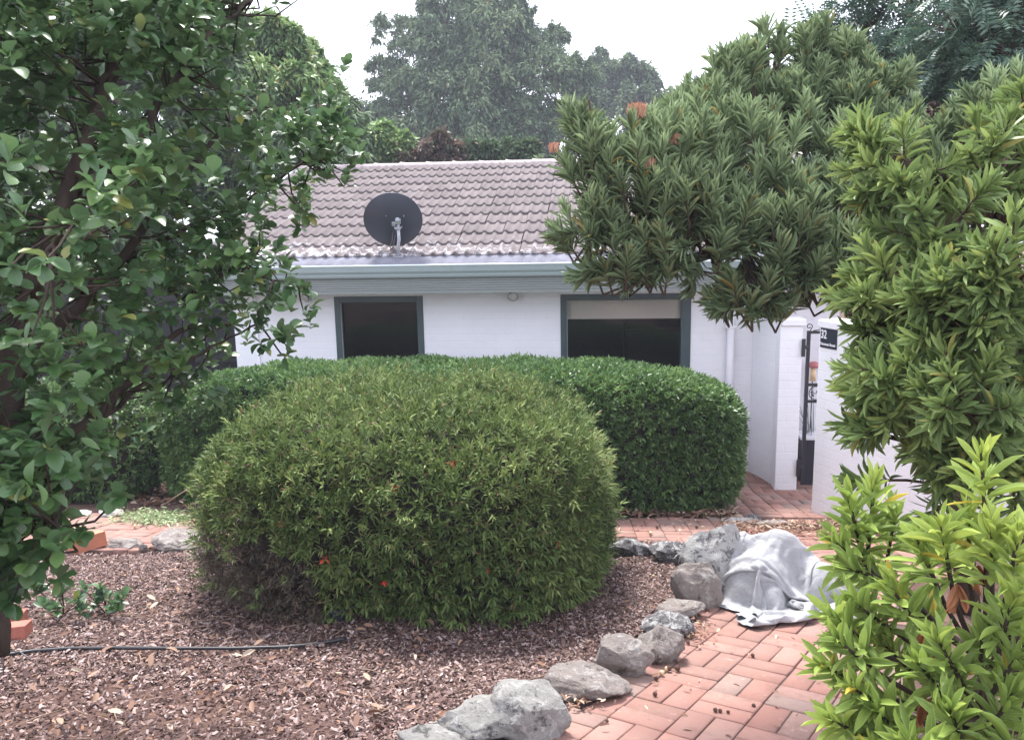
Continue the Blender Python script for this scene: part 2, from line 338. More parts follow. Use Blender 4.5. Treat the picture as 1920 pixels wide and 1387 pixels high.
keep = ~(inpoly(V[Fq].mean(1)[:, :2], near) | inpoly(V[Fq].mean(1)[:, :2], cross) | inpoly(V[Fq].mean(1)[:, :2], landing))
o = npmesh('garden_bed', V, Fq[keep], M['ground'], None, True); setp(o, kind='structure')
def paving(name, poly, ang, sub):
    root = bpy.data.objects.new(name, None)
    ca, sa = cos(ang), sin(ang); P = np.array(poly); c = P.mean(0); R = np.linalg.norm(P-c, axis=1).max()
    mb = MB(); B = .23; k = int(R/B)+2; Vv = []; Ff = []
    for i in range(-k, k):
        for j in range(-k, k):
            for q in (0, 1):
                if (i+j) % 2: cx, cy, w, h = (i+.5)*B, (j+.25+.5*q)*B, B, B/2
                else: cx, cy, w, h = (i+.25+.5*q)*B, (j+.5)*B, B/2, B
                X = c[0]+cx*ca-cy*sa; Y = c[1]+cx*sa+cy*ca
                if not inpoly([(X, Y)], poly)[0]: continue
                w2, h2 = w/2-.0028, h/2-.0028; rr = rng.normal(0, .006); tz = rng.normal(0, .0022); tx, ty = rng.normal(0, .006, 2)
                ring = []
                for (e, z) in ((.0, -.05), (.0, -.005), (.004, 0)):
                    for (sx, sy) in ((-1, -1), (1, -1), (1, 1), (-1, 1)):
                        lx, ly = sx*(w2-e), sy*(h2-e); gx = lx*ca-ly*sa; gy = lx*sa+ly*ca
                        gx, gy = gx-rr*gy, gy+rr*gx
                        ring.append((X+gx, Y+gy, zg(X+gx, Y+gy)+.012+z+tz+tx*lx+ty*ly))
                n0 = len(Vv); Vv += ring
                for a in (0, 4):
                    for b in range(4): Ff.append((n0+a+b, n0+a+(b+1) % 4, n0+a+4+(b+1) % 4, n0+a+4+b))
                Ff.append((n0+8, n0+9, n0+10, n0+11))
    o = npmesh(name, Vv, Ff, M['pave']); setp(o, kind='structure')
    res = delaunay_2d_cdt([Vector(p) for p in poly]+[Vector((c[0]+a*.25, c[1]+b*.25)) for a in range(-k, k) for b in range(-k, k) if inpoly([(c[0]+a*.25, c[1]+b*.25)], poly)[0]],
                          [(i, (i+1) % len(poly)) for i in range(len(poly))], [], 1, 1e-4)
    me = bpy.data.meshes.new('paving_sand'); me.from_pydata([(v.x, v.y, zg(v.x, v.y)+.003) for v in res[0]], [], res[2]); me.update()
    q = link('joint_sand', me, M['joint']); setp(q, kind='structure'); 
paving('brick_path', near, radians(-28.4), 0); paving('cross_path', cross, radians(2), 0); paving('gate_paving', landing, radians(0), 0)

# mulch: thousands of bent wood chips
def chips(n, x0, x1, y0, y1, test):
    P = np.stack([rng.uniform(x0, x1, n), rng.uniform(y0, y1, n)], 1); P = P[test(P)]; n = len(P)
    z = np.array([zg(x, y)+bedlift(x, y) for x, y in P])+rng.uniform(-.006, .012, n)
    L_ = rng.gamma(4, .0046, n)*.38+.003; Wd = L_*rng.uniform(.10, .38, n)+.0015; an = rng.uniform(0, 6.28, n)
    ax = np.stack([np.cos(an), np.sin(an), rng.normal(0, .28, n)], 1); ax = nrm(ax); sd_ = nrm(np.cross(ax, np.array([0, 0, 1.])+rng.normal(0, .35, (n, 3)))); nn = np.cross(sd_, ax)
    C_ = np.stack([P[:, 0], P[:, 1], z], 1); bend = rng.normal(0, .3, n)[:, None]*L_[:, None]
    L_, Wd = L_[:, None], Wd[:, None]; j = lambda: rng.uniform(.5, 1, (n, 1))
    V = np.stack([C_-ax*L_-sd_*Wd*j(), C_-ax*L_+sd_*Wd*j(), C_+sd_*Wd+nn*bend, C_+ax*L_+sd_*Wd*j(), C_+ax*L_-sd_*Wd*j(), C_-sd_*Wd+nn*bend], 1)
    Fb = np.array([(0, 1, 2, 5), (5, 2, 3, 4)]); FF = Fb[None]+(np.arange(n)*6)[:, None, None]
    return V.reshape(-1, 3), FF.reshape(-1, 4)
def bedtest(P):
    on = inpoly(P, near) | inpoly(P, cross) | inpoly(P, landing)
    bare = np.array([mnoise.noise(Vector((x*1.5+3, y*1.5, 1))) for x, y in P]); dist = np.hypot(P[:, 0]+1.75, P[:, 1]-2.5)
    return (~on) & ~((dist < .6+.3*bare) & (rng.random(len(P)) < .6)) & (P[:, 0] < 1.3+.3*(P[:, 1] < 3)) & ((P[:, 1] < 5.9) | (rng.random(len(P)) < .45))
V, Fq = chips(250000, -4.6, 1.6, 1.8, 6.3, bedtest); o = npmesh('mulch', V, Fq, M['mulch']); setp(o, kind='stuff', label='pinkish brown wood chip mulch over the garden bed', cat='mulch')
sk = MB()
for _ in range(420):
    x, y = rng.uniform(-4, 1.1), rng.uniform(2.0, 6.0)
    if not bedtest(np.array([(x, y)]))[0]: continue
    a = rng.uniform(0, 6.28); l = rng.uniform(.03, .09); z = zg(x, y)+bedlift(x, y)+.012; b = rng.normal(0, .25)
    sk.tube([(x-l*cos(a), y-l*sin(a), z+.17*l*sin(a)), (x+.1*l*b, y+.1*l*b, z+.006), (x+l*cos(a+b), y+l*sin(a+b), z-.17*l*sin(a)+.008)], [.0022, .0028, .0015], 5)
setp(sk.build('twig_litter', M['stick'], None, True), 'thin dry twigs lying among the wood chips', 'twigs', kind='stuff')
def litter(name, n, pts, mat, label, cat, L0=.05, wr=.4):
    P = np.array(pts); z = np.array([zg(x, y) for x, y in P])+rng.uniform(.012, .05, len(P)); m = len(P)
    an = rng.uniform(0, 6.28, m); ax = np.stack([np.cos(an), np.sin(an), rng.normal(0, .3, m)], 1); Ls = L0*rng.uniform(.5, 1.3, m)
    o = scatter(name, T_LA2, np.column_stack([P, z]), ax, Ls, Ls*wr, mat, None, rng.random(m)); return setp(o, label, cat, kind='stuff')
M['litter'] = leafmat('leaf_litter', (.10, .045, .03), (.24, .13, .085), (.42, .29, .2), (.5, .4, .3), .1, .7, .1)
pts = np.column_stack([rng.uniform(-3.9, 1.25, 2600), 7.03+np.abs(rng.normal(0, .22, 2600))-.06]); litter('leaf_litter', 0, pts, M['litter'], 'dry brown leaf litter heaped along the foot of the long hedge', 'leaf litter', .07, .38)

# ------------------------------------------------------------------ house
YW = 9.25; YE = 8.75
XL, XR = -4.37, 2.67
house = empty('house', (-.85, YW, 0), 'low white painted brick house with brown tiled roof behind the hedges', 'house')
w1 = (-3.11, -2.04, .95, 2.09); w2 = (-.43, 1.05, .95, 2.09)
mb = MB(); T = .22
def wseg(x0, x1, z0, z1): mb.box((x0, YW, z0), (x1, YW+T, z1))
wseg(XL, w1[0], -.1, 2.45); wseg(w1[0], w1[1], -.1, w1[2]); wseg(w1[0], w1[1], w1[3], 2.45); wseg(w1[1], w2[0], -.1, 2.45)
wseg(w2[0], w2[1], -.1, w2[2]); wseg(w2[0], w2[1], w2[3], 2.45); wseg(w2[1], XR, -.1, 2.45)
mb.box((XL, YW+T, -.1), (XL+T, 15, 2.45)); mb.box((XR-T, YW+T, -.1), (XR, 15, 2.45)); mb.box((XL, 15, -.1), (XR, 15.2, 2.45))
wall = mb.build('wall', M['wall'], house)
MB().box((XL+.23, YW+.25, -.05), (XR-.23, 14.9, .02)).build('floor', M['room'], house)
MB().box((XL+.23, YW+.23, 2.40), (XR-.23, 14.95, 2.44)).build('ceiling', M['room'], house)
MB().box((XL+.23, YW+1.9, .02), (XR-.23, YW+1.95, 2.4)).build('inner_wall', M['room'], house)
for (x0, x1, z0, z1), big in ((w1, 0), (w2, 1)):
    fr = MB(); f = .075 if not big else .07; y0, y1 = YW+.0, YW+.07
    yy0 = YW-.012
    fr.box((x0, yy0, z0), (x0+f, y1, z1)); fr.box((x1-f*(1.6 if big else 1), yy0, z0), (x1, y1, z1)); fr.box((x0+f, yy0, z1-f), (x1-f*(1.6 if big else 1), y1, z1)); fr.box((x0+f, yy0, z0), (x1-f*(1.6 if big else 1), y1, z0+f))
    
    w = fr.build('window', M['frame'], house, bevel=.006)
    s = MB().box((x0+f+.002, yy0-.006, z0+f), (x0+f+.012, yy0+.02, z1-f)).build('frame', M['fascia'], w)
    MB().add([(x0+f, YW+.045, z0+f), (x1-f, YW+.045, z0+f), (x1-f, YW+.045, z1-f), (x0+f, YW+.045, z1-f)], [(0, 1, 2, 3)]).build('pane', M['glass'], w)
    if big:
        bl = MB().box((x0+f+.004, YW+.062, z1-f-.20), (x1-f-.04, YW+.066, z1-f+.01)).box((x0+f+.004, YW+.055, z1-f-.222), (x1-f-.04, YW+.072, z1-f-.20)); bl.build('blind', M['blind'], w)
    MB().box((x0-.02, YW-.04, z0-.06), (x1+.02, YW+.02, z0-.002)).build('sill', M['frame'], w)
# room things dimly seen: a shelf with framed boards
MB().box((.35, YW+1.2, .9), (.38, YW+1.9, 2.05)).box((.35, YW+1.55, 1.45), (1.3, YW+1.85, 1.48)).box((.35, YW+1.55, 1.75), (1.3, YW+1.85, 1.78)).build('inner_shelf', M['fence'], house)

# roof: real overlapping tiles
al = radians(20); GA = .34; NC = 11; TW = .25; X0, X1 = -4.62, 3.1
y_t0 = YE+.22; z_t0 = 2.47+.085
def rp(x, s, h): return (x, y_t0+s*cos(al)-h*sin(al), z_t0+s*sin(al)+h*cos(al))
Vv = []; Ff = []; nx = 13
for k in range(NC):
    ntile = int((X1-X0)/TW)
    for t in range(ntile):
        jx, jh, js = rng.normal(0, .002), rng.normal(0, .0018), rng.normal(0, .003); n0 = len(Vv)
        if k == 0: s0 = .0
        s_f = k*GA+js; s_b = (k+1)*GA+.03
        for (s, base, lo) in ((s_b, .0, 0), (s_f+.01, .026, 0), (s_f, .021, 0), (s_f+.004, -.004, 1)):
            for i in range(nx):
                u = i/(nx-1); x = X0+t*TW+u*(TW-.003)+jx; ph = (u*2) % 1.0
                prof = .026*(max(0, cos(2*pi*(u*2-.25)))**.8) - .004*(max(0, -cos(2*pi*(u*2-.25))))
                Vv.append(rp(x, s, base+jh+prof*(1 if not lo else .75)))
        for r_ in range(3):
            for i in range(nx-1): a = n0+r_*nx+i; Ff.append((a, a+nx, a+nx+1, a+1))
tiles = npmesh('roof', Vv, Ff, M['tile'], house)
SR = NC*GA-.02; yr = y_t0+SR*cos(al); zr = z_t0+SR*sin(al)
mb = MB(); nR = 19; rl = (X1-X0)/nR
for i in range(nR):
    xa = X0+i*rl; a = []; dz = rng.normal(0, .006)
    for j, xx in enumerate((xa-.02, xa+.05, xa+rl)):
        e = (.012, .0, -.004)[j]
        for q in range(9):
            th = pi*(q/8); a.append((xx, yr+.03-cos(th)*(.14+e), zr-.035+dz+sin(th)*(.075+e)))
    mb.add(a, [(r_*9+q, r_*9+q+1, r_*9+q+10, r_*9+q+9) for r_ in range(2) for q in range(8)])
mb.build('ridge_cap', M['ridge'], house, True)
# back slope, gable ends, ceiling lining
mb = MB(); yb = yr+3.9
mb.add([(X0, yr, zr-.03), (X1, yr, zr-.03), (X1, yb, zr-1.45), (X0, yb, zr-1.45)], [(0, 1, 2, 3)])
mb.add([(X0+.05, y_t0-.02, z_t0-.06), (X1, y_t0-.02, z_t0-.06), (X1, yr, zr-.07), (X0+.05, yr, zr-.07)], [(3, 2, 1, 0)])
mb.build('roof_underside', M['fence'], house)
for x, d in ((XL+.001, .2), (XR-.2, .2)):
    MB().add([(x, YW+.05, 2.45), (x+d, YW+.05, 2.45), (x+d, 15.1, 2.45), (x, 15.1, 2.45), (x, yr, zr-.1), (x+d, yr, zr-.1)], [(0, 1, 5, 4), (1, 2, 5), (2, 3, 4, 5), (3, 0, 4), (0, 3, 2, 1)]).build('gable', M['wall'], house)
# barge board on left verge
mb = MB(); p = [rp(X0-.02, -.16, h) for h in (-.11, .05)]+[rp(X0-.02, SR, h) for h in (.05, -.11)]
mb.add(p+[(a+.025, b, c) for a, b, c in p], [(0, 1, 2, 3), (7, 6, 5, 4), (0, 4, 5, 1), (1, 5, 6, 2), (2, 6, 7, 3), (3, 7, 4, 0)]); mb.build('barge_board', M['lip'], house)
# flashing strip between gutter and first course
Vv = []; Ff = []; xs = np.linspace(X0+.01, X1, 620)
for s, h in ((-.215, -.012), (-.19, .0), (.03, .004), (.06, .004)):
    for x in xs: Vv.append(rp(x, s, h+(.006 if s < 0 else .002)*cos(2*pi*x/.125)+(.0)))
n = len(xs); Ff = [(r_*n+i, r_*n+i+1, r_*n+n+i+1, r_*n+n+i) for r_ in range(3) for i in range(n-1)]
npmesh('roof_flashing', Vv, Ff, M['flash'], house, True)
def extr(prof, x0, x1, name, mat, par, bev=0):
    n = len(prof); V = [(x0, y, z) for y, z in prof]+[(x1, y, z) for y, z in prof]
    return MB().add(V, [(i, (i+1) % n, n+(i+1) % n, n+i) for i in range(n)]+[tuple(range(n))[::-1], tuple(range(n, 2*n))]).build(name, mat, par, bevel=bev)
g = extr([(YE, 2.465), (YE-.004, 2.40), (YE+.004, 2.375), (YE+.004, 2.365), (YE-.002, 2.36), (YE, 2.335), (YE+.12, 2.335), (YE+.12, 2.46), (YE+.115, 2.46), (YE+.115, 2.345), (YE+.012, 2.345), (YE+.012, 2.465)], X0, X1, 'gutter', M['gutter'], house)
MB().tube([(X0, YE+.004, 2.466), (X1, YE+.004, 2.466)], .011, 8).build('gutter_lip', M['lip'], g, True)  # bead much paler than the gutter: edge glare put into its colour
for x in (-3.9, -2.75, -1.6, -.45, .7, 1.8): MB().box((x-.012, YE-.004, 2.42), (x+.012, YE+.12, 2.452)).build('gutter_bracket', M['gutter'], g)
prof = [(YE+.03, 2.335)]
z = 2.32
for i in range(6): prof += [(YE+.03, z), (YE+.036, z-.004), (YE+.036, z-.009), (YE+.03, z-.013)]; z -= .026
prof += [(YE+.03, 2.155), (YE+.055, 2.155), (YE+.055, 2.335)]
extr(prof, XL-.1, X1, 'fascia', M['fascia'], house)
MB().box((XL-.1, YE+.055, 2.165), (X1, YW-.001, 2.18)).build('soffit', M['cap'], house)
# downpipe
dp = MB().tube([(1.49, YW-.05, 2.16), (1.49, YW-.05, -.02)], .042, 12).build('downpipe', M['cap'], house, True)
for zz in (.6, 1.7): MB().box((1.43, YW-.1, zz), (1.55, YW, zz+.03)).build('pipe_strap', M['cap'], dp)
MB().tube([(-4.08, YW-.012, 2.16), (-4.08, YW-.012, 0)], .012, 8).build('conduit', M['cap'], house, True)

# eave lamps on the wall
def lamp(p, d, label):
    t = empty('wall_lamp', p, label, 'outdoor lamp', 'round lamps under the eave'); p = np.array(p); d = nrm(np.array(d, float)); s, t2 = basis(d[None]); s, t2 = s[0], t2[0]
    def cone(prof, name, mat):
        Vv = []; 
        for (h, r_) in prof:
            for q in range(20): a = 2*pi*q/20; Vv.append(p+d*h+(s*cos(a)+t2*sin(a))*r_)
        Ff = [(r_*20+q, r_*20+(q+1) % 20, r_*20+20+(q+1) % 20, r_*20+20+q) for r_ in range(len(prof)-1) for q in range(20)]
        npmesh(name, Vv, Ff, mat, t, True)
    cone([(-.05, .012), (-.045, .025), (0, .035), (.03, .055), (.036, .058), (.037, .05)], 'lamp_holder', M['lampb'])
    cone([(.033, .052), (.045, .046), (.055, .032), (.06, .012), (.061, .001)], 'lamp_glass', M['lampg'])
lamp((-3.42, YW-.06, 2.105), (-.35, -.75, -.45), 'round wall lamp with dark holder left of the small window')
lamp((-.97, YW-.07, 2.09), (.05, -.95, -.3), 'frosted round wall lamp between the two windows')

# satellite dish
DB = np.array(rp(-2.23, -.02, .0)); dish = empty('satellite_dish', DB, 'dark blue grey satellite dish on a galvanised mast at the roof edge', 'satellite dish')
dc = W(737, 413, px_d := 9.05); ax = nrm(np.array([-.17, .9, .40])); s = nrm(np.cross(ax, (0, 0, 1.))); t = np.cross(s, ax)
R_ = .325; Vv = []; rings = 14; seg = 64
for side in (0, 1):
    for i in range(rings+1):
        r_ = R_*i/rings
        for q in range(seg):
            a = 2*pi*q/seg; h = .07*(r_/R_)**2 + (0 if side == 0 else .006)
            Vv.append(dc + ax*(h-.06) + s*cos(a)*r_*1.0 + t*sin(a)*r_*.97)
k = (rings+1)*seg; Ff = []
for side in (0, 1):
    for i in range(rings):
        for q in range(seg):
            a = side*k+i*seg+q; b = side*k+i*seg+(q+1) % seg; Ff.append((a, b, b+seg, a+seg) if side else (a, a+seg, b+seg, b))
npmesh('reflector', Vv, Ff, M['dish'], dish, True)
MB().tube([dc+ax*.014+s*cos(a)*R_+t*sin(a)*R_*.97 for a in np.linspace(0, 2*pi, 65)], .006, 6, False).build('rim', M['dish'], dish, True)
mt = W(745, 408, 8.96); ml = DB+np.array([0, 0, 0])
MB().tube([ml, ml+np.array([0.0, 0, .14]), ml+(mt-ml)*.45+np.array([.01, 0, 0]), mt], .019, 12).build('mast', M['galv'], dish, True)
b = MB().obox(ml+np.array([0, 0, .01]), (.06, 0, 0), (0, .04, .014), (0, -.003, .008)); b.build('mast_foot', M['galv'], dish)
bk = MB(); c = W(737, 404, 8.99)
bk.obox(c+s*0, s*.085, t*.012, ax*.008); bk.obox(W(746, 415, 8.95), s*.03, t*.022, ax*.03); bk.obox(W(746, 428, 8.95), s*.032, t*.008, ax*.03); bk.obox(W(738, 420, 8.96), s*.02, t*.02, ax*.02)
bk.build('bracket', M['galv'], dish, bevel=.003)
for a_, b_ in ((724, 404), (757, 405), (753, 426), (740, 427)):
    q = W(a_, b_, 8.97); MB().tube([q-ax*.02, q+ax*.02], .007, 6).build('bolt', M['galv'], dish)
MB().tube([W(738, 430, 8.97), W(735, 452, 8.97), W(731, 462, 8.95), W(733, 468, 8.93), W(737, 464, 8.93), W(741, 440, 8.94)], .006, 6).build('cable', M['hose'], dish, True)

# ------------------------------------------------------------------ white walls, gate, sign
wing = empty('garden_wall', (1.85, 8.6, 0), 'white painted brick wing wall running from the house to the gate pier', 'garden wall')
MB().add([(1.895, 8.80, -.1), (2.08, 8.80, -.1), (1.96, YW-.002, -.1), (1.74, YW-.002, -.1), (1.895, 8.80, 1.80), (2.08, 8.80, 1.80), (1.96, YW-.002, 1.80), (1.74, YW-.002, 1.80)], [(0,3,2,1),(4,5,6,7),(0,1,5,4),(1,2,6,5),(2,3,7,6),(3,0,4,7)]).build('wall', M['wall'], wing, bevel=.008)
MB().box((1.895, 8.58, -.1), (2.125, 8.798, 1.79)).build('pier', M['wall'], wing, bevel=.008)
MB().box((1.885, 8.56, 1.792), (2.15, 8.80, 1.865)).build('cap', M['cap'], wing, bevel=.008)
MB().add([(1.885, 8.803, 1.802), (2.09, 8.803, 1.802), (1.97, YW-.004, 1.802), (1.73, YW-.004, 1.802), (1.885, 8.803, 1.86), (2.09, 8.803, 1.86), (1.97, YW-.004, 1.86), (1.73, YW-.004, 1.86)], [(0,3,2,1),(4,5,6,7),(0,1,5,4),(1,2,6,5),(2,3,7,6),(3,0,4,7)]).build('cap', M['cap'], wing, bevel=.008)
fwl = empty('garden_wall', (2.0, 7.3, 0), 'white painted brick front wall carrying the black number sign', 'garden wall')
a0 = np.array([1.96, 7.34]); a1 = np.array([2.46, 6.27]); dr = (a1-a0)/np.linalg.norm(a1-a0); nr = np.array([-dr[1], dr[0]])
if nr[0] < 0: nr = -nr
def wallbox(mb, t0, t1, o0, o1, z0, z1):
    P = [a0+dr*t0+nr*o0, a0+dr*t1+nr*o0, a0+dr*t1+nr*o1, a0+dr*t0+nr*o1]
    mb.add([(*p, z0) for p in P]+[(*p, z1) for p in P], [(0,3,2,1),(4,5,6,7),(0,1,5,4),(1,2,6,5),(2,3,7,6),(3,0,4,7)])
mb = MB(); wallbox(mb, 0, 4.4, 0, .22, -.1, 1.93); mb.build('wall', M['wall'], fwl, bevel=.008)
mb = MB(); wallbox(mb, -.012, 4.42, -.012, .232, 1.932, 2.0); mb.build('cap', M['cap'], fwl, bevel=.008)
sg = empty('number_sign', (*(a0+dr*.1), 1.8), 'small black house number sign reading 32 fixed to the white front wall', 'sign')
def on_wall(a, b):
    d = ray(a, b); n3 = np.array([nr[0], nr[1], 0]); t_ = np.dot(np.array([*a0, 0])-C0, n3)/np.dot(d, n3); p = C0+d*t_; return np.dot(p[:2]-a0, dr), p[2]
(t0, zt), (t1, zb) = on_wall(1540.5, 613.5), on_wall(1569, 656)
mb = MB(); wallbox(mb, t0, t1, -.008, -.002, zb, zt); mb.build('sign_board', M['signb'], sg)
def text(body, size, t_, z_, name, mat, par, wid=None):
    cu = bpy.data.curves.new(name, 'FONT'); cu.body = body; cu.size = size; cu.extrude = .0012; cu.offset = size*.018
    o = bpy.data.objects.new(name, cu); COL.objects.link(o); bpy.context.view_layer.update()
    me = bpy.data.meshes.new_from_object(o); bpy.data.objects.remove(o)
    xs = [v.co.x for v in me.vertices]; k = (wid/(max(xs)-min(xs))) if wid else 1
    for v in me.vertices:
        x = (v.co.x-min(xs))*k+t_; p = a0+dr*x+nr*(-.0095-v.co.z); v.co = Vector((p[0], p[1], z_+v.co.y))
    return link(name, me, mat, par)
sh = zt-zb; sw = t1-t0
text('32', sh*.60, t0+sw*.05, zt-sh*.52, 'sign_number', M['signw'], sg, sw*.34)
text('Hansman Street', sh*.2, t0+sw*.03, zb+sh*.13, 'sign_text', M['signw'], sg, sw*.92)

gate = empty('gate', (2.15, 8.62, 0), 'tall black wrought iron gate hinged on the white pier', 'gate')
gx0, gx1, gy = 2.185, 3.02, 8.66
mb = MB(); z0, z1 = .05, 1.73
mb.box((gx0, gy-.015, z0), (gx0+.035, gy+.015, z1)); mb.box((gx1-.035, gy-.015, z0), (gx1, gy+.015, z1))
for z in (z0, .96, 1.14, z1-.03): mb.box((gx0+.035, gy-.012, z), (gx1-.035, gy+.012, z+.028))
mb.build('gate_frame', M['iron'], gate)
for i in range(1, 6):
    x = gx0+.035+i*.115; MB().tube([(x, gy, 1.168), (x, gy, z1-.03)], .007, 6).build('bar', M['iron'], gate); MB().tube([(x, gy, z0+.028), (x, gy, .96)], .007, 6).build('bar', M['iron'], gate)
for i in range(4):
    c = np.array([gx0+.12+i*.18, gy, 1.064]); mb = MB()
    mb.tube([c+np.array([cos(a), 0, sin(a)])*.072 for a in np.linspace(0, 2*pi, 25)], .005, 6, False)
    mb.tube([c+np.array(p) for p in ((-.045, 0, 0), (-.01, 0, -.005), (.02, 0, .0), (.05, 0, .012))], .004, 6)
    for (dx, dz, rr) in ((-.045, .012, .5), (-.03, -.025, -1.2), (.01, .02, .9), (.03, -.02, -.8)):
        mb.obox(c+np.array([dx, 0, dz]), np.array([cos(rr), 0, sin(rr)])*.013, (0, .003, 0), np.array([-sin(rr), 0, cos(rr)])*.007)
    mb.build('leaf_roundel', M['iron'], gate)
mb = MB(); sp = [(gx0+.02+.032*cos(a)*(1-a/9), gy, z1+.045+.032*sin(a)*(1-a/9)) for a in np.linspace(0, 6.0, 18)]
mb.tube([(gx0+.03, gy, z1-.002)]+sp[::-1][-1:]+sp, .005, 6); mb.tube([(gx0+.06, gy, z1)]+[(gx0+.06+.3*u, gy, z1+.10*u**1.3) for u in np.linspace(0.1, 1, 8)], .005, 6); mb.build('scroll', M['iron'], gate)
for z in (.17, 1.47): MB().box((gx0-.075, gy-.11, z), (gx0-.035, gy-.095, z+.19)).box((gx0-.035, gy-.105, z+.08), (gx0+.005, gy-.005, z+.11)).build('hinge', M['iron'], gate, bevel=.006)
pl = empty('planter', (2.5, 9.0, 0), 'tall dark planter with white rim standing behind the iron gate', 'planter')
mb = MB(); mb.add([(2.24, 8.86, 0), (2.56, 8.86, 0), (2.56, 9.14, 0), (2.24, 9.14, 0), (2.22, 8.84, .5), (2.6, 8.84, .5), (2.6, 9.16, .5), (2.22, 9.16, .5)], [(0, 3, 2, 1), (4, 5, 6, 7), (0, 1, 5, 4), (1, 2, 6, 5), (2, 3, 7, 6), (3, 0, 4, 7)]); mb.build('pot', M['planter'], pl)
MB().box((2.215, 8.835, .502), (2.605, 9.165, .53)).build('rim', M['white'], pl)
sk = MB()
for i in range(26):
    a = rng.uniform(0, 6.28); r_ = rng.uniform(.02, .3); h = rng.uniform(.2, .55); x, y = 2.4+.08*cos(a), 9.0+.08*sin(a); sk.tube([(x, y, .53), (x+r_*.3*cos(a), y+r_*.25*sin(a), .53+h*.6), (x+r_*cos(a)*.6, y+r_*.5*sin(a), .53+h)], [.004, .003, .001], 4)
sk.build('grass_blades', M['far'] if False else M['fascia'], pl)
orn = empty('garden_ornament', (2.42, 9.12, 0), 'red and yellow mushroom ornament on a thin stake glimpsed through the gate', 'ornament')
Vv = [];
for (h, r_) in ((-.02, .001), (-.02, .045), (0, .062), (.025, .058), (.045, .04), (.055, .001)):
    for q in range(20): a = 2*pi*q/20; Vv.append((2.40+r_*cos(a), 9.15+r_*sin(a), 1.27+h))
npmesh('ornament_head', Vv, [(r_*20+q, r_*20+(q+1) % 20, r_*20+20+(q+1) % 20, r_*20+20+q) for r_ in range(5) for q in range(20)], M['red'], orn, True)
MB().tube([(2.39, 9.15, 1.10), (2.395, 9.15, 1.255)], [.034, .024], 10).build('ornament_stem', M['yellow'], orn, True)
MB().tube([(2.39, 9.15, 0), (2.39, 9.15, 1.1)], .006, 6).build('stake', M['iron'], orn)

# dark fence added to stand for the shaded gap left of the house
fn = empty('fence', (-6.5, 9.9, 0), 'near-black paling fence added for the dark shaded gap left of the house', 'fence')
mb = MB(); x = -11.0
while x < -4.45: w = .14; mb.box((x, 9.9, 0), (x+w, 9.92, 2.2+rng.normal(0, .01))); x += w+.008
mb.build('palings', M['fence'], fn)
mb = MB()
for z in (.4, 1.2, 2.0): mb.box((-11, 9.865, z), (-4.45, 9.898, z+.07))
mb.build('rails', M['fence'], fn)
# ------------------------------------------------------------------ clipped bushes
def superell(c, r, n, N_, zmin=-1e9, jitter=.06, nz_=.05, seed=0., ztop=None):
    r = np.asarray(r, float); want = N_; PP = []; NN = []; got = 0; wm = None
    while got < want:
        D = nrm(rng.normal(0, 1, (60000, 3))); q = np.sum(np.abs(D)**n, 1)**(-1/n); U = D*q[:, None]; Nu = nrm(np.sign(U)*np.abs(U)**(n-1))
        w = q**2/np.abs(np.sum(D*Nu, 1))*np.linalg.norm(Nu*np.prod(r)/r, axis=1); wm = np.percentile(w, 99.5) if wm is None else wm
        keep = rng.random(60000) < w/wm; U, Nu = U[keep], Nu[keep]; PP.append(U*r); NN.append(nrm(Nu/r)); got += keep.sum()
    P = np.concatenate(PP)[:want]; Nn = np.concatenate(NN)[:want]
    bump = np.array([mnoise.noise(Vector(p*2.3)+Vector((seed, 0, 0))) for p in P]); P = P+Nn*(bump*nz_)[:, None]
    P = P-Nn*(np.abs(rng.normal(0, jitter, len(P))))[:, None]
    P = P+np.asarray(c); g = np.array([zg(x, y) for x, y, z in P]); k = P[:, 2] > g+.03; return P[k], Nn[k]
def core(name, c, r, n, k, mat, par, dz=0):  # solid filler blob, shade between the leaves put into its dark colour
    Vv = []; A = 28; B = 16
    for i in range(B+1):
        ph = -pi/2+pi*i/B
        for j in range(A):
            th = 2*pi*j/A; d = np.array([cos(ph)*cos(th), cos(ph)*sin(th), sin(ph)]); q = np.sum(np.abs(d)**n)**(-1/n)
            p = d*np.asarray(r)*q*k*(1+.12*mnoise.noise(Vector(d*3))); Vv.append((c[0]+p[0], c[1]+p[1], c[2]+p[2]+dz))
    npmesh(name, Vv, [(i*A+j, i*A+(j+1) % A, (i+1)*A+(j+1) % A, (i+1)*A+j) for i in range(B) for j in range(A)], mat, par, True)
def twigs(name, base, tips, mat, par, r0_=.006, bend=.2):
    mb = MB()
    for b, t_ in zip(base, tips):
        m_ = (b+t_)/2+rng.normal(0, bend*.2, 3)*np.linalg.norm(t_-b); mb.tube([b, m_, t_], [r0_, r0_*.7, r0_*.3], 4, False)
    return mb.build(name, mat, par, True)

# front bush
bc = np.array([-1.20, 5.0, 1.12]); br = np.array([1.24, 1.20, .69])
bush = empty('clipped_bush', (bc[0], bc[1], zg(bc[0], bc[1])), 'rounded olive green clipped bush with a few red flowers, front of the bed', 'bush')
P, Nn = superell(bc, br, 3.0, 17000, jitter=.07, nz_=.10)
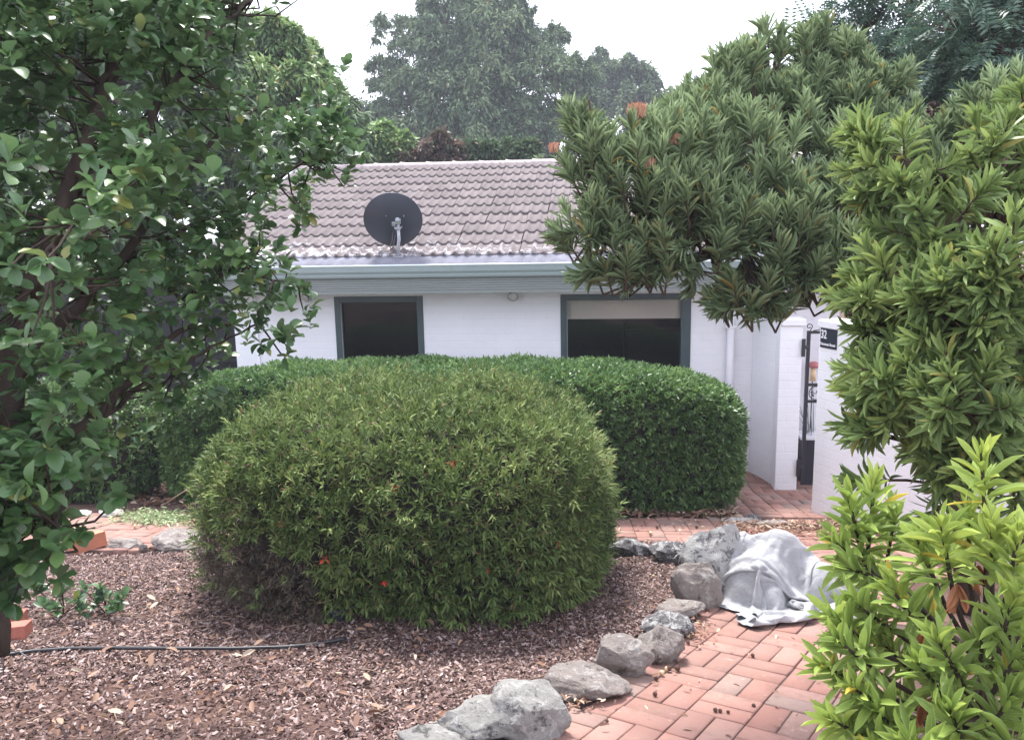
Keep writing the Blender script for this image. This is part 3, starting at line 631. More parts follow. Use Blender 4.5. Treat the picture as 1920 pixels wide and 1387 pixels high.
# thin, twiggy zone low on the left
bare = (P[:, 0] < bc[0]-.25) & (P[:, 1] < bc[1]+.5) & (P[:, 2] < bc[2]+.30-.40*(P[:, 0]-bc[0]+1.2)+.6*np.array([mnoise.noise(Vector(p*2.5)) for p in P]))
low = P[:, 2] < bc[2]-.55
kp = (~bare | (rng.random(len(P)) < .07)) & (~low | (rng.random(len(P)) < .6)); Pb, Nb = P[bare & kp], Nn[bare & kp]; Pm, Nm = P[~bare & kp], Nn[~bare & kp]
pos, ax, ls, ws, ix = sprigs(Pm, Nm+np.array([0, 0, .55])+rng.normal(0, .45, Nm.shape), 9, .056, .012, 1.15, .04)
v = clumpvar(Pm, 2.2)*.6+rng.uniform(0, .4, len(Pm)); scatter('foliage', RHOMB, pos, ax, ls, ws, M['bush'], bush, v[ix])
pos, ax, ls, ws, ix = sprigs(P[bare], Nn[bare]+np.array([0, 0, .3])+rng.normal(0, .6, Nn[bare].shape), 9, .040, .007, 1.2, .035)
scatter('dry_foliage', RHOMB, pos, ax, ls, ws, M['bushdry'], bush, rng.random(len(pos)))
P3, N3 = superell(bc, br, 3.0, 1100, jitter=.0, nz_=.1); P3 = P3[(N3[:, 2] > -.2)]; N3 = N3[N3[:, 2] > -.2]; P3 = P3+N3*.03
pos, ax, ls, ws, ix = sprigs(P3, N3+np.array([0, 0, .8])+rng.normal(0, .5, N3.shape), 9, .05, .011, .9, .06); scatter('stray_shoots', RHOMB, pos, ax, ls, ws, M['bush'], bush, rng.random(len(P3))[ix])
core('shade_core', bc, br*np.array([1, 1, .92]), 3.0, .83, M['inner'], bush, .06)
D = nrm(rng.normal(0, 1, (2200, 3))); D[:, 2] = np.abs(D[:, 2])*.7-.55; D[:900, 0] = -np.abs(D[:900, 0]); D = nrm(D); q = np.sum(np.abs(D/br)**2.6, 1)**(-1/2.6); T_ = bc+D*q[:, None]*rng.uniform(.85, 1.0, (2200, 1))
B_ = np.array([[bc[0]+(p[0]-bc[0])*.65, bc[1]+(p[1]-bc[1])*.65, zg(p[0], p[1])-.02] for p in T_]); T_[:, 2] = np.maximum(T_[:, 2], B_[:, 2]+.12)
twigs('twigs', B_, T_, M['twig'], bush, .0045, .5)
for (a, b_) in ((664, 852), (1063, 790), (1044, 1016), (912, 1063), (612, 1047), (742, 912), (527, 980), (722, 1092), (850, 870), (565, 755), (968, 1170)):
    d = ray(a, b_); # march to bush surface
    t_ = 3.2; 
    while t_ < 7 and np.sum(np.abs((C0+d*t_-bc)/br)**2.6) > 1.02: t_ += .01
    if t_ >= 7: continue
    c = C0+d*(t_-.02); k = 9; an = rng.uniform(0, 6.28, k); axx = np.stack([np.cos(an), -.6*np.ones(k), np.sin(an)], 1)
    scatter('flower', RHOMB, np.tile(c, (k, 1))+rng.normal(0, .006, (k, 3)), axx, .03, .012, M['flowr'] if rng.random() < .7 else M['deadleaf'], bush, rng.random(k))

# long hedge
hc = np.array([-1.50, 7.75, .76]); hr = np.array([2.86, .76, .74])
hedge = empty('long_hedge', (hc[0], hc[1], 0), 'long fresh green clipped hedge below the windows', 'hedge')
def hedge_parts(root, c, r, n, N_, mat, tag_='foliage', L_=.055, Wd=.021, k=7):
    P, Nn = superell(c, r, n, N_, jitter=.055, nz_=.045, seed=5)
    vis = (Nn[:, 1] < .75); P, Nn = P[vis], Nn[vis]
    pos, ax, ls, ws, ix = sprigs(P, Nn+np.array([0, 0, .45])+rng.normal(0, .5, Nn.shape), k, L_, Wd, 1.15, .035)
    v = clumpvar(P, 2.5, 9)*.6+rng.uniform(0, .4, len(P)); scatter(tag_, RHOMB, pos, ax, ls, ws, mat, root, v[ix])
    core('shade_core', c, r, n, .91, M['inner'], root)
hedge_parts(hedge, hc, hr, 4.2, 34000, M['hedge'])
B_ = np.column_stack([rng.uniform(hc[0]-2.7, hc[0]+2.7, 260), rng.uniform(hc[1]-.55, hc[1]+.2, 260), np.zeros(260)]); B_[:, 2] = [zg(x, y) for x, y, z in B_]
twigs('stems', B_, B_+np.column_stack([rng.normal(0, .12, 260), rng.normal(-.05, .08, 260), rng.uniform(.25, .4, 260)]), M['twig'], hedge, .009, .3)
# lower shrubs beyond the path at the left
for (c, r, lab, cat) in (((-5.35, 7.7, .75), (1.0, .7, .62), 'loose green shrub beyond the path behind the left tree', 'shrub'),
                         ((-7.6, 8.0, .9), (1.4, .8, .9), 'taller green shrub at the far left beyond the path', 'shrub')):
    s_ = empty('garden_shrub', (c[0], c[1], 0), lab, cat, 'loose shrubs left of the hedge'); hedge_parts(s_, np.array(c), np.array(r), 2.4, 5000, M['hedge'], k=6)

# ------------------------------------------------------------------ trees far behind the house
def crown(name, lobes, nclump, nleaf, Ls, Ws, mat, par, droop=.4, csz=.22, seed=0.):
    lo = np.array(lobes); wts = lo[:, 3]**1.5; wts = wts/wts.sum(); li = rng.choice(len(lo), nclump, p=wts)
    D = nrm(rng.normal(0, 1, (nclump, 3))); D[:, 2] = np.where((D[:, 2] < -.4), -D[:, 2], D[:, 2])
    Cc = lo[li, :3]+D*lo[li, 3:4]*rng.uniform(.60, 1.22, (nclump, 1))
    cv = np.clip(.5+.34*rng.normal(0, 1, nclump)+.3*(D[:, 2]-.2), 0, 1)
    idx = np.repeat(np.arange(nclump), nleaf); m = len(idx); cs = (lo[li, 3]*csz)[idx]
    off = nrm(rng.normal(0, 1, (m, 3)))*np.abs(rng.normal(0, 1, (m, 1)))*cs[:, None]*np.array([1, 1, .8]); off[:, 2] -= droop*np.hypot(off[:, 0], off[:, 1])*.6
    ax = nrm(off)*.7+D[idx]*.5+rng.normal(0, .5, (m, 3)); ax[:, 2] -= droop
    return scatter(name, RHOMB, Cc[idx]+off, ax, Ls*rng.uniform(.6, 1.3, m), Ws*rng.uniform(.7, 1.3, m), mat, par, np.clip(cv[idx]+rng.normal(0, .12, m), 0, 1))
def fartree(name, zc, base_u, lobes_px, label, mat, nclump, nleaf, Ls, Ws, droop, group=None, bark='bark', tr=.2, cat='tree', csz=.24, extra=None):
    lob = []
    for (u, v, dz, r) in lobes_px:
        lob.append((*W(u, v, zc+dz), r*.8*zc/F))
        for _ in range(5): a_ = rng.uniform(-.5, 3.6); k_ = rng.uniform(.75, 1.05); lob.append((*W(u+r*k_*cos(a_), v-r*k_*sin(a_), zc+dz+rng.normal(0, .02)*zc), r*rng.uniform(.18, .36)*zc/F))
    bp = W(base_u, 470, zc); bp[2] = 0.0; root = empty(name, bp, label, cat, group)
    mb = MB(); top = np.mean([l[:3] for l in lob], 0); top[2] = max(l[2] for l in lob)-.3
    mb.tube([bp, bp*.6+top*.4+np.array([.1, 0, 0]), top], [tr, tr*.75, tr*.15], 8)
    for l in lob:
        c = np.array(l[:3]); t_ = min(.8, max(.25, (c[2]-l[3]*.8)/max(top[2], .1))); st = bp+(top-bp)*t_
        mb.tube([st, (st+c)/2+rng.normal(0, .15, 3)+np.array([0, 0, -.2]), c], [tr*.4, tr*.25, tr*.08], 6)
        for _ in range(4):
            d = nrm(rng.normal(0, 1, 3)); d[2] = abs(d[2])*.7; mb.tube([c, c+d*l[3]*.9], [tr*.1, tr*.02], 4)
    mb.build('trunk', M[bark], root, True)
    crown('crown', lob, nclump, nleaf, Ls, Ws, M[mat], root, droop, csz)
    return root, lob
# big weeping evergreen above the roof
fartree('evergreen_tree', 36, 880, [(870, 60, 0, 95), (930, 110, -1, 110), (800, 130, 0, 95), (760, 215, -1, 80), (980, 190, -1, 110), (880, 220, -2, 120), (720, 260, 0, 55), (1030, 270, -1, 90), (830, 290, -2, 90), (940, 300, -2, 100), (1010, 110, 1, 60), (905, 20, 1, 55), (820, 60, 1, 45), (745, 160, 1, 40), (715, 220, 1, 35)],
    'largest weeping grey green evergreen tree rising over the middle of the roof', 'far', 1500, 100, .26, .09, .65, 'tall trees behind the house', csz=.16)
fartree('evergreen_tree', 46, 1170, [(1150, 150, 0, 48), (1110, 200, 0, 55), (1190, 170, 0, 50), (1230, 210, 0, 45), (1150, 240, -1, 80), (1240, 270, 0, 70)],
    'pale hazy tree right of the big evergreen behind the roof', 'far', 500, 80, .30, .11, .45, 'tall trees behind the house', csz=.16)
fartree('evergreen_tree', 34, 1420, [(1280, 250, 0, 70), (1360, 230, 0, 80), (1450, 260, 0, 110), (1580, 260, 0, 120), (1720, 230, 0, 130), (1860, 220, 0, 130)],
    'broad dark tree behind the right hand shrubs', 'far', 800, 55, .32, .12, .45, 'tall trees behind the house')
fartree('broadleaf_tree', 15, 500, [(470, 110, 0, 85), (540, 150, 0, 75), (420, 180, 0, 90), (590, 200, 0, 60), (500, 220, -1, 90), (400, 280, -1, 90), (630, 230, 0, 40), (560, 110, 1, 40)],
    'dense light green tree above the left end of the roof', 'far2', 800, 90, .14, .055, .5, 'tall trees behind the house', csz=.17)
fartree('evergreen_tree', 13.5, 600, [(620, 265, 0, 55), (570, 290, -.5, 60), (650, 215, .4, 32), (520, 320, -.6, 60), (640, 310, -.5, 45)],
    'dark blue green weeping tree touching the left end of the ridge', 'far', 300, 60, .20, .05, .9, 'tall trees behind the house')
fartree('broadleaf_tree', 12.5, 150, [(60, 120, 0, 150), (220, 90, 0, 140), (340, 160, 0, 110), (100, 320, 0, 150), (260, 340, 0, 130), (370, 380, 0, 70), (60, 520, 0, 130), (220, 540, 0, 110), (-80, 250, 0, 150)],
    'large shaded tree filling the far left behind the fence', 'far', 1500, 55, .16, .07, .5, 'tall trees behind the house')
fartree('russet_shrub', 17, 830, [(820, 290, 0, 28), (860, 300, 0, 26), (780, 300, 0, 24)], 'russet brown shrub peeping over the ridge', 'farred', 160, 40, .13, .06, .3, None, 'twig', .06, 'shrub', .4)
fartree('ridge_shrub', 17, 720, [(700, 270, 0, 34), (740, 285, 0, 34), (690, 300, 0, 30)], 'light green shrub over the ridge, left of the russet one', 'far2', 200, 40, .14, .06, .3, None, 'twig', .06, 'shrub', .4)
fartree('ridge_shrub', 17, 920, [(900, 290, 0, 26), (940, 296, 0, 28), (985, 296, 0, 26)], 'grey green shrub over the ridge, right of the russet one', 'far', 180, 40, .14, .06, .3, None, 'twig', .06, 'shrub', .4)

# ------------------------------------------------------------------ left broadleaf tree (close)
lt = empty('broadleaf_tree', G(-20, 1180), 'glossy dark green broadleaf tree close at the left edge', 'tree')
limbs = [  # (u, v, depth, radius)
 [(-30, 1230, 2.35, .06), (-10, 1000, 2.4, .055), (10, 860, 2.45, .05), (15, 700, 2.5, .045), (60, 560, 2.5, .04), (110, 420, 2.5, .032), (190, 200, 2.6, .026), (225, 60, 2.7, .02), (250, -120, 2.8, .014)],
 [(0, 900, 2.45, .03), (60, 860, 2.5, .024), (160, 800, 2.6, .02), (235, 720, 2.8, .015), (330, 620, 3.0, .011), (450, 600, 3.2, .008)],
 [(10, 720, 2.5, .03), (120, 600, 2.7, .022), (230, 480, 2.9, .018), (340, 330, 3.1, .013), (420, 240, 3.2, .009), (500, 200, 3.3, .006)],
 [(110, 420, 2.5, .02), (260, 260, 2.7, .016), (350, 120, 2.9, .012), (430, 30, 3.0, .008), (480, -10, 3.1, .005)],
 [(-60, 560, 2.5, .02), (-80, 300, 2.6, .015), (-60, 100, 2.7, .012), (-40, -100, 2.8, .008)],
 [(225, 60, 2.7, .012), (150, -40, 2.7, .008), (100, -120, 2.6, .005)],
 [(230, 480, 2.9, .012), (350, 430, 3.1, .010), (460, 380, 3.2, .007), (590, 290, 3.3, .005)],
 [(160, 800, 2.6, .010), (300, 700, 2.9, .007), (420, 640, 3.1, .005), (500, 600, 3.2, .004)],
 [(340, 560, 3.0, .009), (440, 500, 3.1, .006), (560, 540, 3.2, .003)],
 [(10, 860, 2.3, .016), (50, 960, 2.2, .010), (110, 990, 2.15, .006)],
 [(60, 560, 2.3, .012), (90, 470, 2.0, .008), (150, 400, 1.9, .005)]]
mb = MB(); nodes = []
for l in limbs:
    P_ = [W(*q[:3]) for q in l]; R_ = [q[3] for q in l]; PP = []; RR = []
    for i in range(len(P_)-1):
        for k in range(5):
            t_ = k/5; PP.append(P_[i]*(1-t_)+P_[i+1]*t_+rng.normal(0, .006, 3)); RR.append(R_[i]*(1-t_)+R_[i+1]*t_)
    PP.append(P_[-1]); RR.append(R_[-1]); nodes += [p for p, r_ in zip(PP, RR) if r_ < .03]; mb.tube(PP, RR, 8)
mb.build('trunk', M['bark2'], lt, True)
nodes = np.array(nodes)
poly = [(-420, -150), (500, -150), (470, 0), (430, 60), (400, 140), (420, 215), (480, 250), (560, 215), (620, 235), (625, 330), (560, 350), (520, 400), (500, 470), (470, 520), (540, 540), (530, 590), (470, 640), (450, 670), (350, 690), (330, 740), (250, 790), (180, 860), (160, 920), (90, 940), (110, 1040), (60, 1060), (30, 1100), (-150, 1050), (-420, 700)]
cl = []
while len(cl) < 440:
    u, v = rng.uniform(-420, 640), rng.uniform(-150, 1110)
    if not inpoly([(u, v)], poly)[0]: continue
    if 250 < u < 400 and 560 < v < 740 and rng.random() < .5: continue
    zc = (2.1 + 1.3*rng.random()**.8 + .0012*max(0, u-150)) if u < 330 else rng.uniform(2.7, 3.6)
    if v > 850: zc = rng.uniform(2.0, 2.5)
    cl.append((u, v, zc))
cl += [(40, 420, 1.75), (150, 400, 1.8), (220, 380, 1.85), (80, 640, 1.95), (150, 660, 2.0), (290, 660, 2.6), (240, 300, 2.2), (590, 250, 3.2), (610, 300, 3.3), (560, 280, 3.2), (520, 540, 3.2), (500, 590, 3.2), (95, 1000, 2.1), (60, 1010, 2.1)]
Cp = np.array([W(*q) for q in cl]); k = 5
k = 6; P = np.repeat(Cp, k, 0)+rng.normal(0, .075, (len(Cp)*k, 3)); ctr = W(100, 500, 3.0)
D = nrm(P-ctr)*.45+np.array([0, -.25, .55])+rng.normal(0, .4, P.shape)
pos, ax, ls, ws, ix = sprigs(P, D, 8, .048, .034, 1.35, .045)
v = np.clip(clumpvar(P, 2.6, 3)*.7+rng.uniform(0, .3, len(P)), 0, 1)
scatter('crown', T_OB, pos, ax, ls, ws, M['camel'], lt, v[ix])
d2 = ((P[::2, None, :]-nodes[None])**2).sum(2); nb = nodes[d2.argmin(1)]; mb = MB(); dm = np.sqrt(d2.min(1))
for a, b_, dd_ in zip(nb, P[::2], dm):
    if dd_ > .30: continue
    rr_ = 1; mb.tube([a, (a+b_)/2+rng.normal(0, .02, 3)-np.array([0, 0, .02]), b_], [.0045, .0035, .002], 5, False)
mb.build('twigs', M['bark2'], lt, True)
# seedling at its foot
for (uvs, lab) in (([(120, 1150), (95, 1170), (150, 1165), (80, 1130)], 'small dark leaved seedling in the mulch at the left'), ([(200, 1150), (235, 1160), (185, 1140)], 'low blue green leafy seedling right of its dark neighbour in the mulch')):
    sp_ = empty('seedling', G(*uvs[0]), lab, 'seedling', 'seedlings in the mulch'); P = np.array([G(a, b_)+np.array([0, 0, rng.uniform(.05, .12)]) for a, b_ in uvs for _ in range(3)])+rng.normal(0, .02, (len(uvs)*3, 3))
    pos, ax, ls, ws, ix = sprigs(P, rng.normal(0, .3, P.shape)+np.array([0, 0, 1]), 6, .06, .036, 1.35, .02); scatter('leaves', T_OB, pos, ax, ls, ws, M['camel'], sp_, rng.random(len(pos))*.6)
    mb = MB(); g0 = G(*uvs[0]); [mb.tube([g0, (g0+p)/2, p], .003, 5) for p in P]; mb.build('stem', M['bark2'], sp_)

# ------------------------------------------------------------------ lance leaved shrubs at the right
def shoots(name, base, tip, nleaf, L_, Wd, mat, par, stemmat, tpl=T_LA, sr=.004, open_=1.15, tone=None, start=.25):
    base = np.asarray(base); tip = np.asarray(tip); n = len(base); D = nrm(tip-base); ln = np.linalg.norm(tip-base, axis=1)
    s, t_ = basis(D); pos = []; axx = []; Ls = []; ix = []; fr = []
    ph = rng.uniform(0, 6.28, n)
    for i in range(nleaf):
        f = i/(nleaf-1); a = ph+i*2.39996+rng.normal(0, .2, n); tilt = open_*(1-.85*f**1.2)+rng.normal(0, .16, n)
        rad = s*np.cos(a)[:, None]+t_*np.sin(a)[:, None]
        axx.append(D*np.cos(tilt)[:, None]+rad*np.sin(tilt)[:, None]); pos.append(base+D*(ln*(start+(1-start)*f))[:, None]+rad*.002)
        Ls.append(L_*(1-.45*f**4)*rng.uniform(.6, 1.15, n)*(.75+.25*min(1, f*3))); ix.append(np.arange(n)); fr.append(np.full(n, f))
    pos = np.concatenate(pos); axx = np.concatenate(axx); Ls = np.concatenate(Ls); ix = np.concatenate(ix); fr = np.concatenate(fr)
    tn = rng.uniform(0, 1, n) if tone is None else np.asarray(tone)
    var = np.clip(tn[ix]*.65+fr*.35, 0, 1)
    scatter(name, tpl, pos, axx, Ls, Ls*Wd*rng.uniform(.85, 1.15, len(Ls)), mat, par, var, up=D[ix])
    mb = MB()
    for b_, t1_ in zip(base, tip): mb.tube([b_, (b_+t1_)/2, t1_], [sr, sr*.9, sr*.6], 6, False)
    return mb
# A: lime shrub, front right corner
ga = W(1835, 1560, 1.75); ga[2] = zg(ga[0], ga[1])
sa = empty('lime_leaf_shrub', ga, 'bright lime green lance leaved shrub in the lower right corner', 'shrub')
A_ = [ # tip u,v, base u,v, depth, tone
 (1640, 900, 1625, 1060, 1.85, .6), (1590, 930, 1625, 1075, 1.85, .5), (1680, 960, 1655, 1090, 1.9, .35), (1560, 1010, 1640, 1085, 1.85, .3), (1585, 1065, 1680, 1090, 1.8, .25),
 (1840, 850, 1850, 1010, 1.6, 1.), (1765, 985, 1790, 1130, 1.6, .8), (1860, 985, 1860, 1120, 1.55, 1.), (1910, 1000, 1880, 1150, 1.5, .9), (1815, 960, 1820, 1100, 1.65, .8), (1720, 1010, 1770, 1130, 1.65, .55),
 (1670, 1100, 1740, 1200, 1.7, .45), (1600, 1130, 1700, 1200, 1.75, .35), (1560, 1150, 1650, 1230, 1.7, .35), (1570, 1200, 1660, 1270, 1.65, .3), (1540, 1245, 1650, 1300, 1.7, .3), (1600, 1290, 1700, 1350, 1.6, .5),
 (1560, 1350, 1660, 1400, 1.6, .7), (1640, 1330, 1720, 1400, 1.6, .3), (1720, 1240, 1790, 1330, 1.6, .3), (1760, 1200, 1820, 1310, 1.55, .35), (1900, 1120, 1870, 1230, 1.5, .5), (1930, 1200, 1860, 1300, 1.5, .4), (1840, 1180, 1840, 1300, 1.6, .35),
 (1900, 1300, 1840, 1390, 1.5, .3), (1780, 1330, 1820, 1420, 1.5, .35), (1700, 1390, 1790, 1450, 1.5, .3), (1930, 1390, 1850, 1440, 1.45, .3), (1660, 1210, 1740, 1290, 1.8, .2), (1720, 1130, 1780, 1220, 1.85, .3),
 (1640, 1400, 1740, 1440, 1.55, .5), (1600, 1060, 1690, 1130, 2.0, .2), (1930, 1080, 1890, 1200, 1.7, .6), (1780, 1260, 1830, 1350, 1.8, .15), (1880, 1240, 1850, 1340, 1.8, .15), (1700, 1310, 1780, 1390, 1.85, .15), (1620, 1180, 1720, 1260, 1.95, .15), (2000, 1120, 1930, 1230, 1.6, .6), (2060, 1200, 1950, 1290, 1.65, .5), (2020, 1320, 1930, 1370, 1.6, .3), (1990, 1010, 1920, 1170, 1.75, .6)]
base = [W(q[2], q[3], q[4]+.03) for q in A_]; tip = [W(q[0], q[1], q[4]-.04) for q in A_]
mb = shoots('foliage', base, tip, 36, .092, .185, M['prota'], sa, None, T_LA, .005, 1.15, [q[5] for q in A_])
hub = W(1840, 1350, 1.72); mb.tube([ga, W(1845, 1420, 1.72), hub, W(1850, 1240, 1.68)], [.02, .018, .016, .011], 10)
for b_ in base:
    h_ = hub if b_[2] < hub[2]+.12 else W(1850, 1240, 1.68); mb.tube([h_, (h_+b_)/2-np.array([0, 0, .015]), b_], [.008, .006, .005], 6, False)
mb.build('stems', M['bark2'], sa, True)
for (u, v, z) in ((1795, 1095, 1.6), (1738, 1180, 1.65), (1835, 1060, 1.65), (1740, 1310, 1.6)):
    k = 5; an = rng.uniform(0, 6.28, k); scatter('withered_leaf', T_LA, np.tile(W(u, v, z), (k, 1)), np.stack([np.cos(an)*.4, np.sin(an)*.4-.1, -np.ones(k)], 1), .06, .02, M['deadleaf'], sa, rng.random(k))
# B: green shrub, right edge, eye height and above
gb = W(1930, 1100, 3.0); gb[2] = zg(gb[0], gb[1])
sb = empty('green_leaf_shrub', gb, 'tall green lance leaved shrub along the right edge in front of the white wall', 'shrub')
Bb = []; lobes = [(1700, 330, 2.6, 110), (1640, 260, 2.7, 60), (1760, 440, 2.5, 120), (1850, 330, 2.6, 120), (1680, 560, 2.5, 110), (1800, 600, 2.3, 130), (1900, 520, 2.2, 120), (1700, 740, 2.4, 110), (1820, 760, 2.2, 120), (1900, 880, 2.3, 120), (1720, 690, 2.6, 120), (1900, 700, 2.5, 130), (2030, 300, 2.6, 120), (2060, 480, 2.7, 130), (2030, 700, 2.5, 120), (2010, 900, 2.5, 100), (1990, 190, 2.8, 90), (1930, 240, 2.7, 90), (1640, 780, 2.5, 60), (1780, 870, 2.4, 80), (1640, 620, 2.6, 50), (1760, 820, 2.6, 70)]
basL = []; tipL = []; ton = []
for (u, v, z, r_) in lobes:
    c = W(u, v, z); R_ = r_*z/F; n = int(12*(r_/110)**1.5)+3; D = nrm(rng.normal(0, 1, (n, 3))*np.array([1, .8, .8])+np.array([-.35, -.55, .30]))
    for d in D:
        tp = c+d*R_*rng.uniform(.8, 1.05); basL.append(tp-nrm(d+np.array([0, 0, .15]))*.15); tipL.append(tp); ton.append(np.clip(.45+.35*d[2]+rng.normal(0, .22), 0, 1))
basL += [W(1590, 590, 2.5), W(1700, 700, 2.3), W(1690, 790, 2.4), W(1700, 900, 2.5), W(1790, 930, 2.5)]; tipL += [W(1640, 560, 2.4), W(1585, 690, 2.3), W(1600, 820, 2.4), W(1590, 900, 2.5), W(1720, 985, 2.5)]; ton += [.8, .5, .1, .1, .1]
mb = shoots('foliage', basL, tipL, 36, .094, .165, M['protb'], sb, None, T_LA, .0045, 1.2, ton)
mb.tube([gb, W(1935, 800, 2.8), W(1900, 500, 2.7), W(1850, 260, 2.7)], [.034, .03, .024, .010], 10)
st = np.array([gb*(1-t_)+W(1860, 300, 2.7)*t_ for t_ in np.linspace(.1, 1, 20)])
for b_ in basL:
    h_ = st[max(0, ((st-b_)**2).sum(1).argmin()-2)]; mb.tube([h_, (h_+b_)/2-np.array([0, 0, .04]), b_], [.008, .006, .0045], 5, False)
mb.build('stems', M['bark'], sb, True)
# C: olive shrub over the roof at the right
gc = W(1840, 900, 4.3); gc[2] = zg(gc[0], gc[1]) if gc[1] < 8.5 else 0
sc_ = empty('olive_leaf_shrub', gc, 'big dull olive lance leaved shrub reaching across the roof with orange flowers', 'shrub')
lob = [(1110, 300, 3.7, 70), (1100, 420, 3.6, 60), (1180, 340, 3.7, 100), (1150, 480, 3.6, 70), (1260, 300, 3.8, 90), (1340, 280, 4.0, 100), (1300, 420, 3.7, 120), (1420, 340, 3.9, 110), (1450, 480, 3.7, 110), (1520, 420, 3.8, 110), (1560, 520, 3.7, 70), (1400, 540, 3.6, 70), (1230, 480, 3.6, 60), (1480, 250, 4.2, 70), (1370, 180, 4.4, 45), (1560, 300, 4.2, 80), (1445, 150, 4.6, 36), (1600, 350, 4.1, 90), (1300, 205, 4.2, 50), (1085, 225, 3.7, 32), (1340, 200, 4.3, 60), (1500, 190, 4.4, 60), (1660, 330, 3.9, 100), (1720, 420, 3.7, 100), (1640, 480, 3.6, 90), (1800, 350, 3.8, 110), (1560, 200, 4.4, 60), (1240, 400, 3.7, 90), (1380, 400, 3.8, 100), (1385, 120, 4.3, 45), (1440, 90, 4.5, 40), (1350, 150, 4.3, 40), (1520, 90, 4.5, 45), (1590, 110, 4.5, 50), (1660, 150, 4.4, 55), (1450, 190, 4.4, 50), (1530, 150, 4.5, 50), (1600, 200, 4.4, 60), (1670, 240, 4.3, 70), (1270, 230, 4.1, 40), (1740, 280, 4.0, 80), (1830, 250, 3.9, 80), (1900, 200, 3.6, 80), (1900, 330, 3.4, 90)]
basL = []; tipL = []; ton = []
for (u, v, z, r_) in lob:
    c = W(u, v, z); R_ = r_*z/F; n = int(24*(r_/100)**1.6)+7; D = nrm(rng.normal(0, 1, (n, 3))*np.array([1, .9, .8])+np.array([-.15, -.35, .35]))
    for d in D:
        if v > 400 and rng.random() < .35: d = nrm(d*np.array([1, 1, .3])-np.array([0, 0, .35]))
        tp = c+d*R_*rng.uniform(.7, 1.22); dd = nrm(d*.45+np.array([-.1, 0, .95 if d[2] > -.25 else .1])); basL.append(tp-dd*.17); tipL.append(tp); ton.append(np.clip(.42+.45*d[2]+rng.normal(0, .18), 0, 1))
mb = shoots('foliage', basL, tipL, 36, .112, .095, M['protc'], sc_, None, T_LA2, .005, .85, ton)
trk = [gc, W(1760, 640, 4.1), W(1560, 430, 3.9), W(1480, 400, 3.85), W(1400, 330, 3.9)]
mb.tube(trk, [.06, .05, .035, .025, .012], 10)
for q in ([(1560, 430, 3.9), (1450, 440, 3.8), (1330, 470, 3.7), (1230, 500, 3.6)], [(1480, 400, 3.85), (1350, 420, 3.8), (1200, 400, 3.7), (1110, 360, 3.7)], [(1640, 640, 4.1), (1560, 420, 3.9), (1445, 260, 4.3), (1443, 150, 4.6)], [(1240, 480, 3.6), (1300, 490, 3.65), (1370, 470, 3.7)], [(1480, 400, 3.85), (1510, 350, 3.8), (1560, 400, 3.8)]):
    mb.tube([W(*p) for p in q], np.linspace(.024, .007, len(q)), 8)
st = np.array([W(*p) for p in ((1560, 430, 3.9), (1500, 430, 3.85), (1450, 440, 3.8), (1390, 450, 3.75), (1330, 460, 3.7), (1280, 470, 3.68), (1230, 480, 3.6), (1420, 380, 3.85), (1350, 400, 3.8), (1280, 400, 3.75), (1200, 400, 3.7), (1130, 380, 3.7), (1445, 260, 4.3), (1500, 330, 4.1), (1600, 520, 4.0))])
for b_ in basL:
    h_ = st[((st-b_)**2).sum(1).argmin()]; mb.tube([h_, (h_+b_)/2-np.array([0, 0, .04]), b_], [.008, .006, .005], 5, False)
mb.build('stems', M['bark'], sc_, True)
for (u, v, z, r_) in ((1195, 208, 3.65, .035), (1266, 256, 3.65, .02), (1038, 272, 3.6, .02), (1218, 302, 3.55, .02)):
    k = 110; an = rng.uniform(0, 6.28, k); rr = np.sqrt(rng.random(k))*r_; c = W(u, v+12, z)
    scatter('flower', T_LA2, c+np.stack([np.cos(an)*rr, np.sin(an)*rr, rng.uniform(-.01, .01, k)], 1), np.stack([np.cos(an)*rr*8, np.sin(an)*rr*8, np.ones(k)], 1), r_*1.7, .0045, M['flowo'], sc_, rng.random(k))
for root_, L_ in ((sb, [(1763, 340, 2.55), (1748, 205, 2.6), (1860, 255, 2.7)]), (sc_, [(1427, 216, 4.3), (1450, 380, 3.75), (1520, 410, 3.75)])):
    for p in L_:
        c = W(*p); k = 70; d = nrm(rng.normal(0, 1, (k, 3))); scatter('seed_head', RHOMB, np.tile(c, (k, 1))+d*.008, d+np.array([0, 0, .3]), .02, .011, M['cone'], root_, rng.random(k))

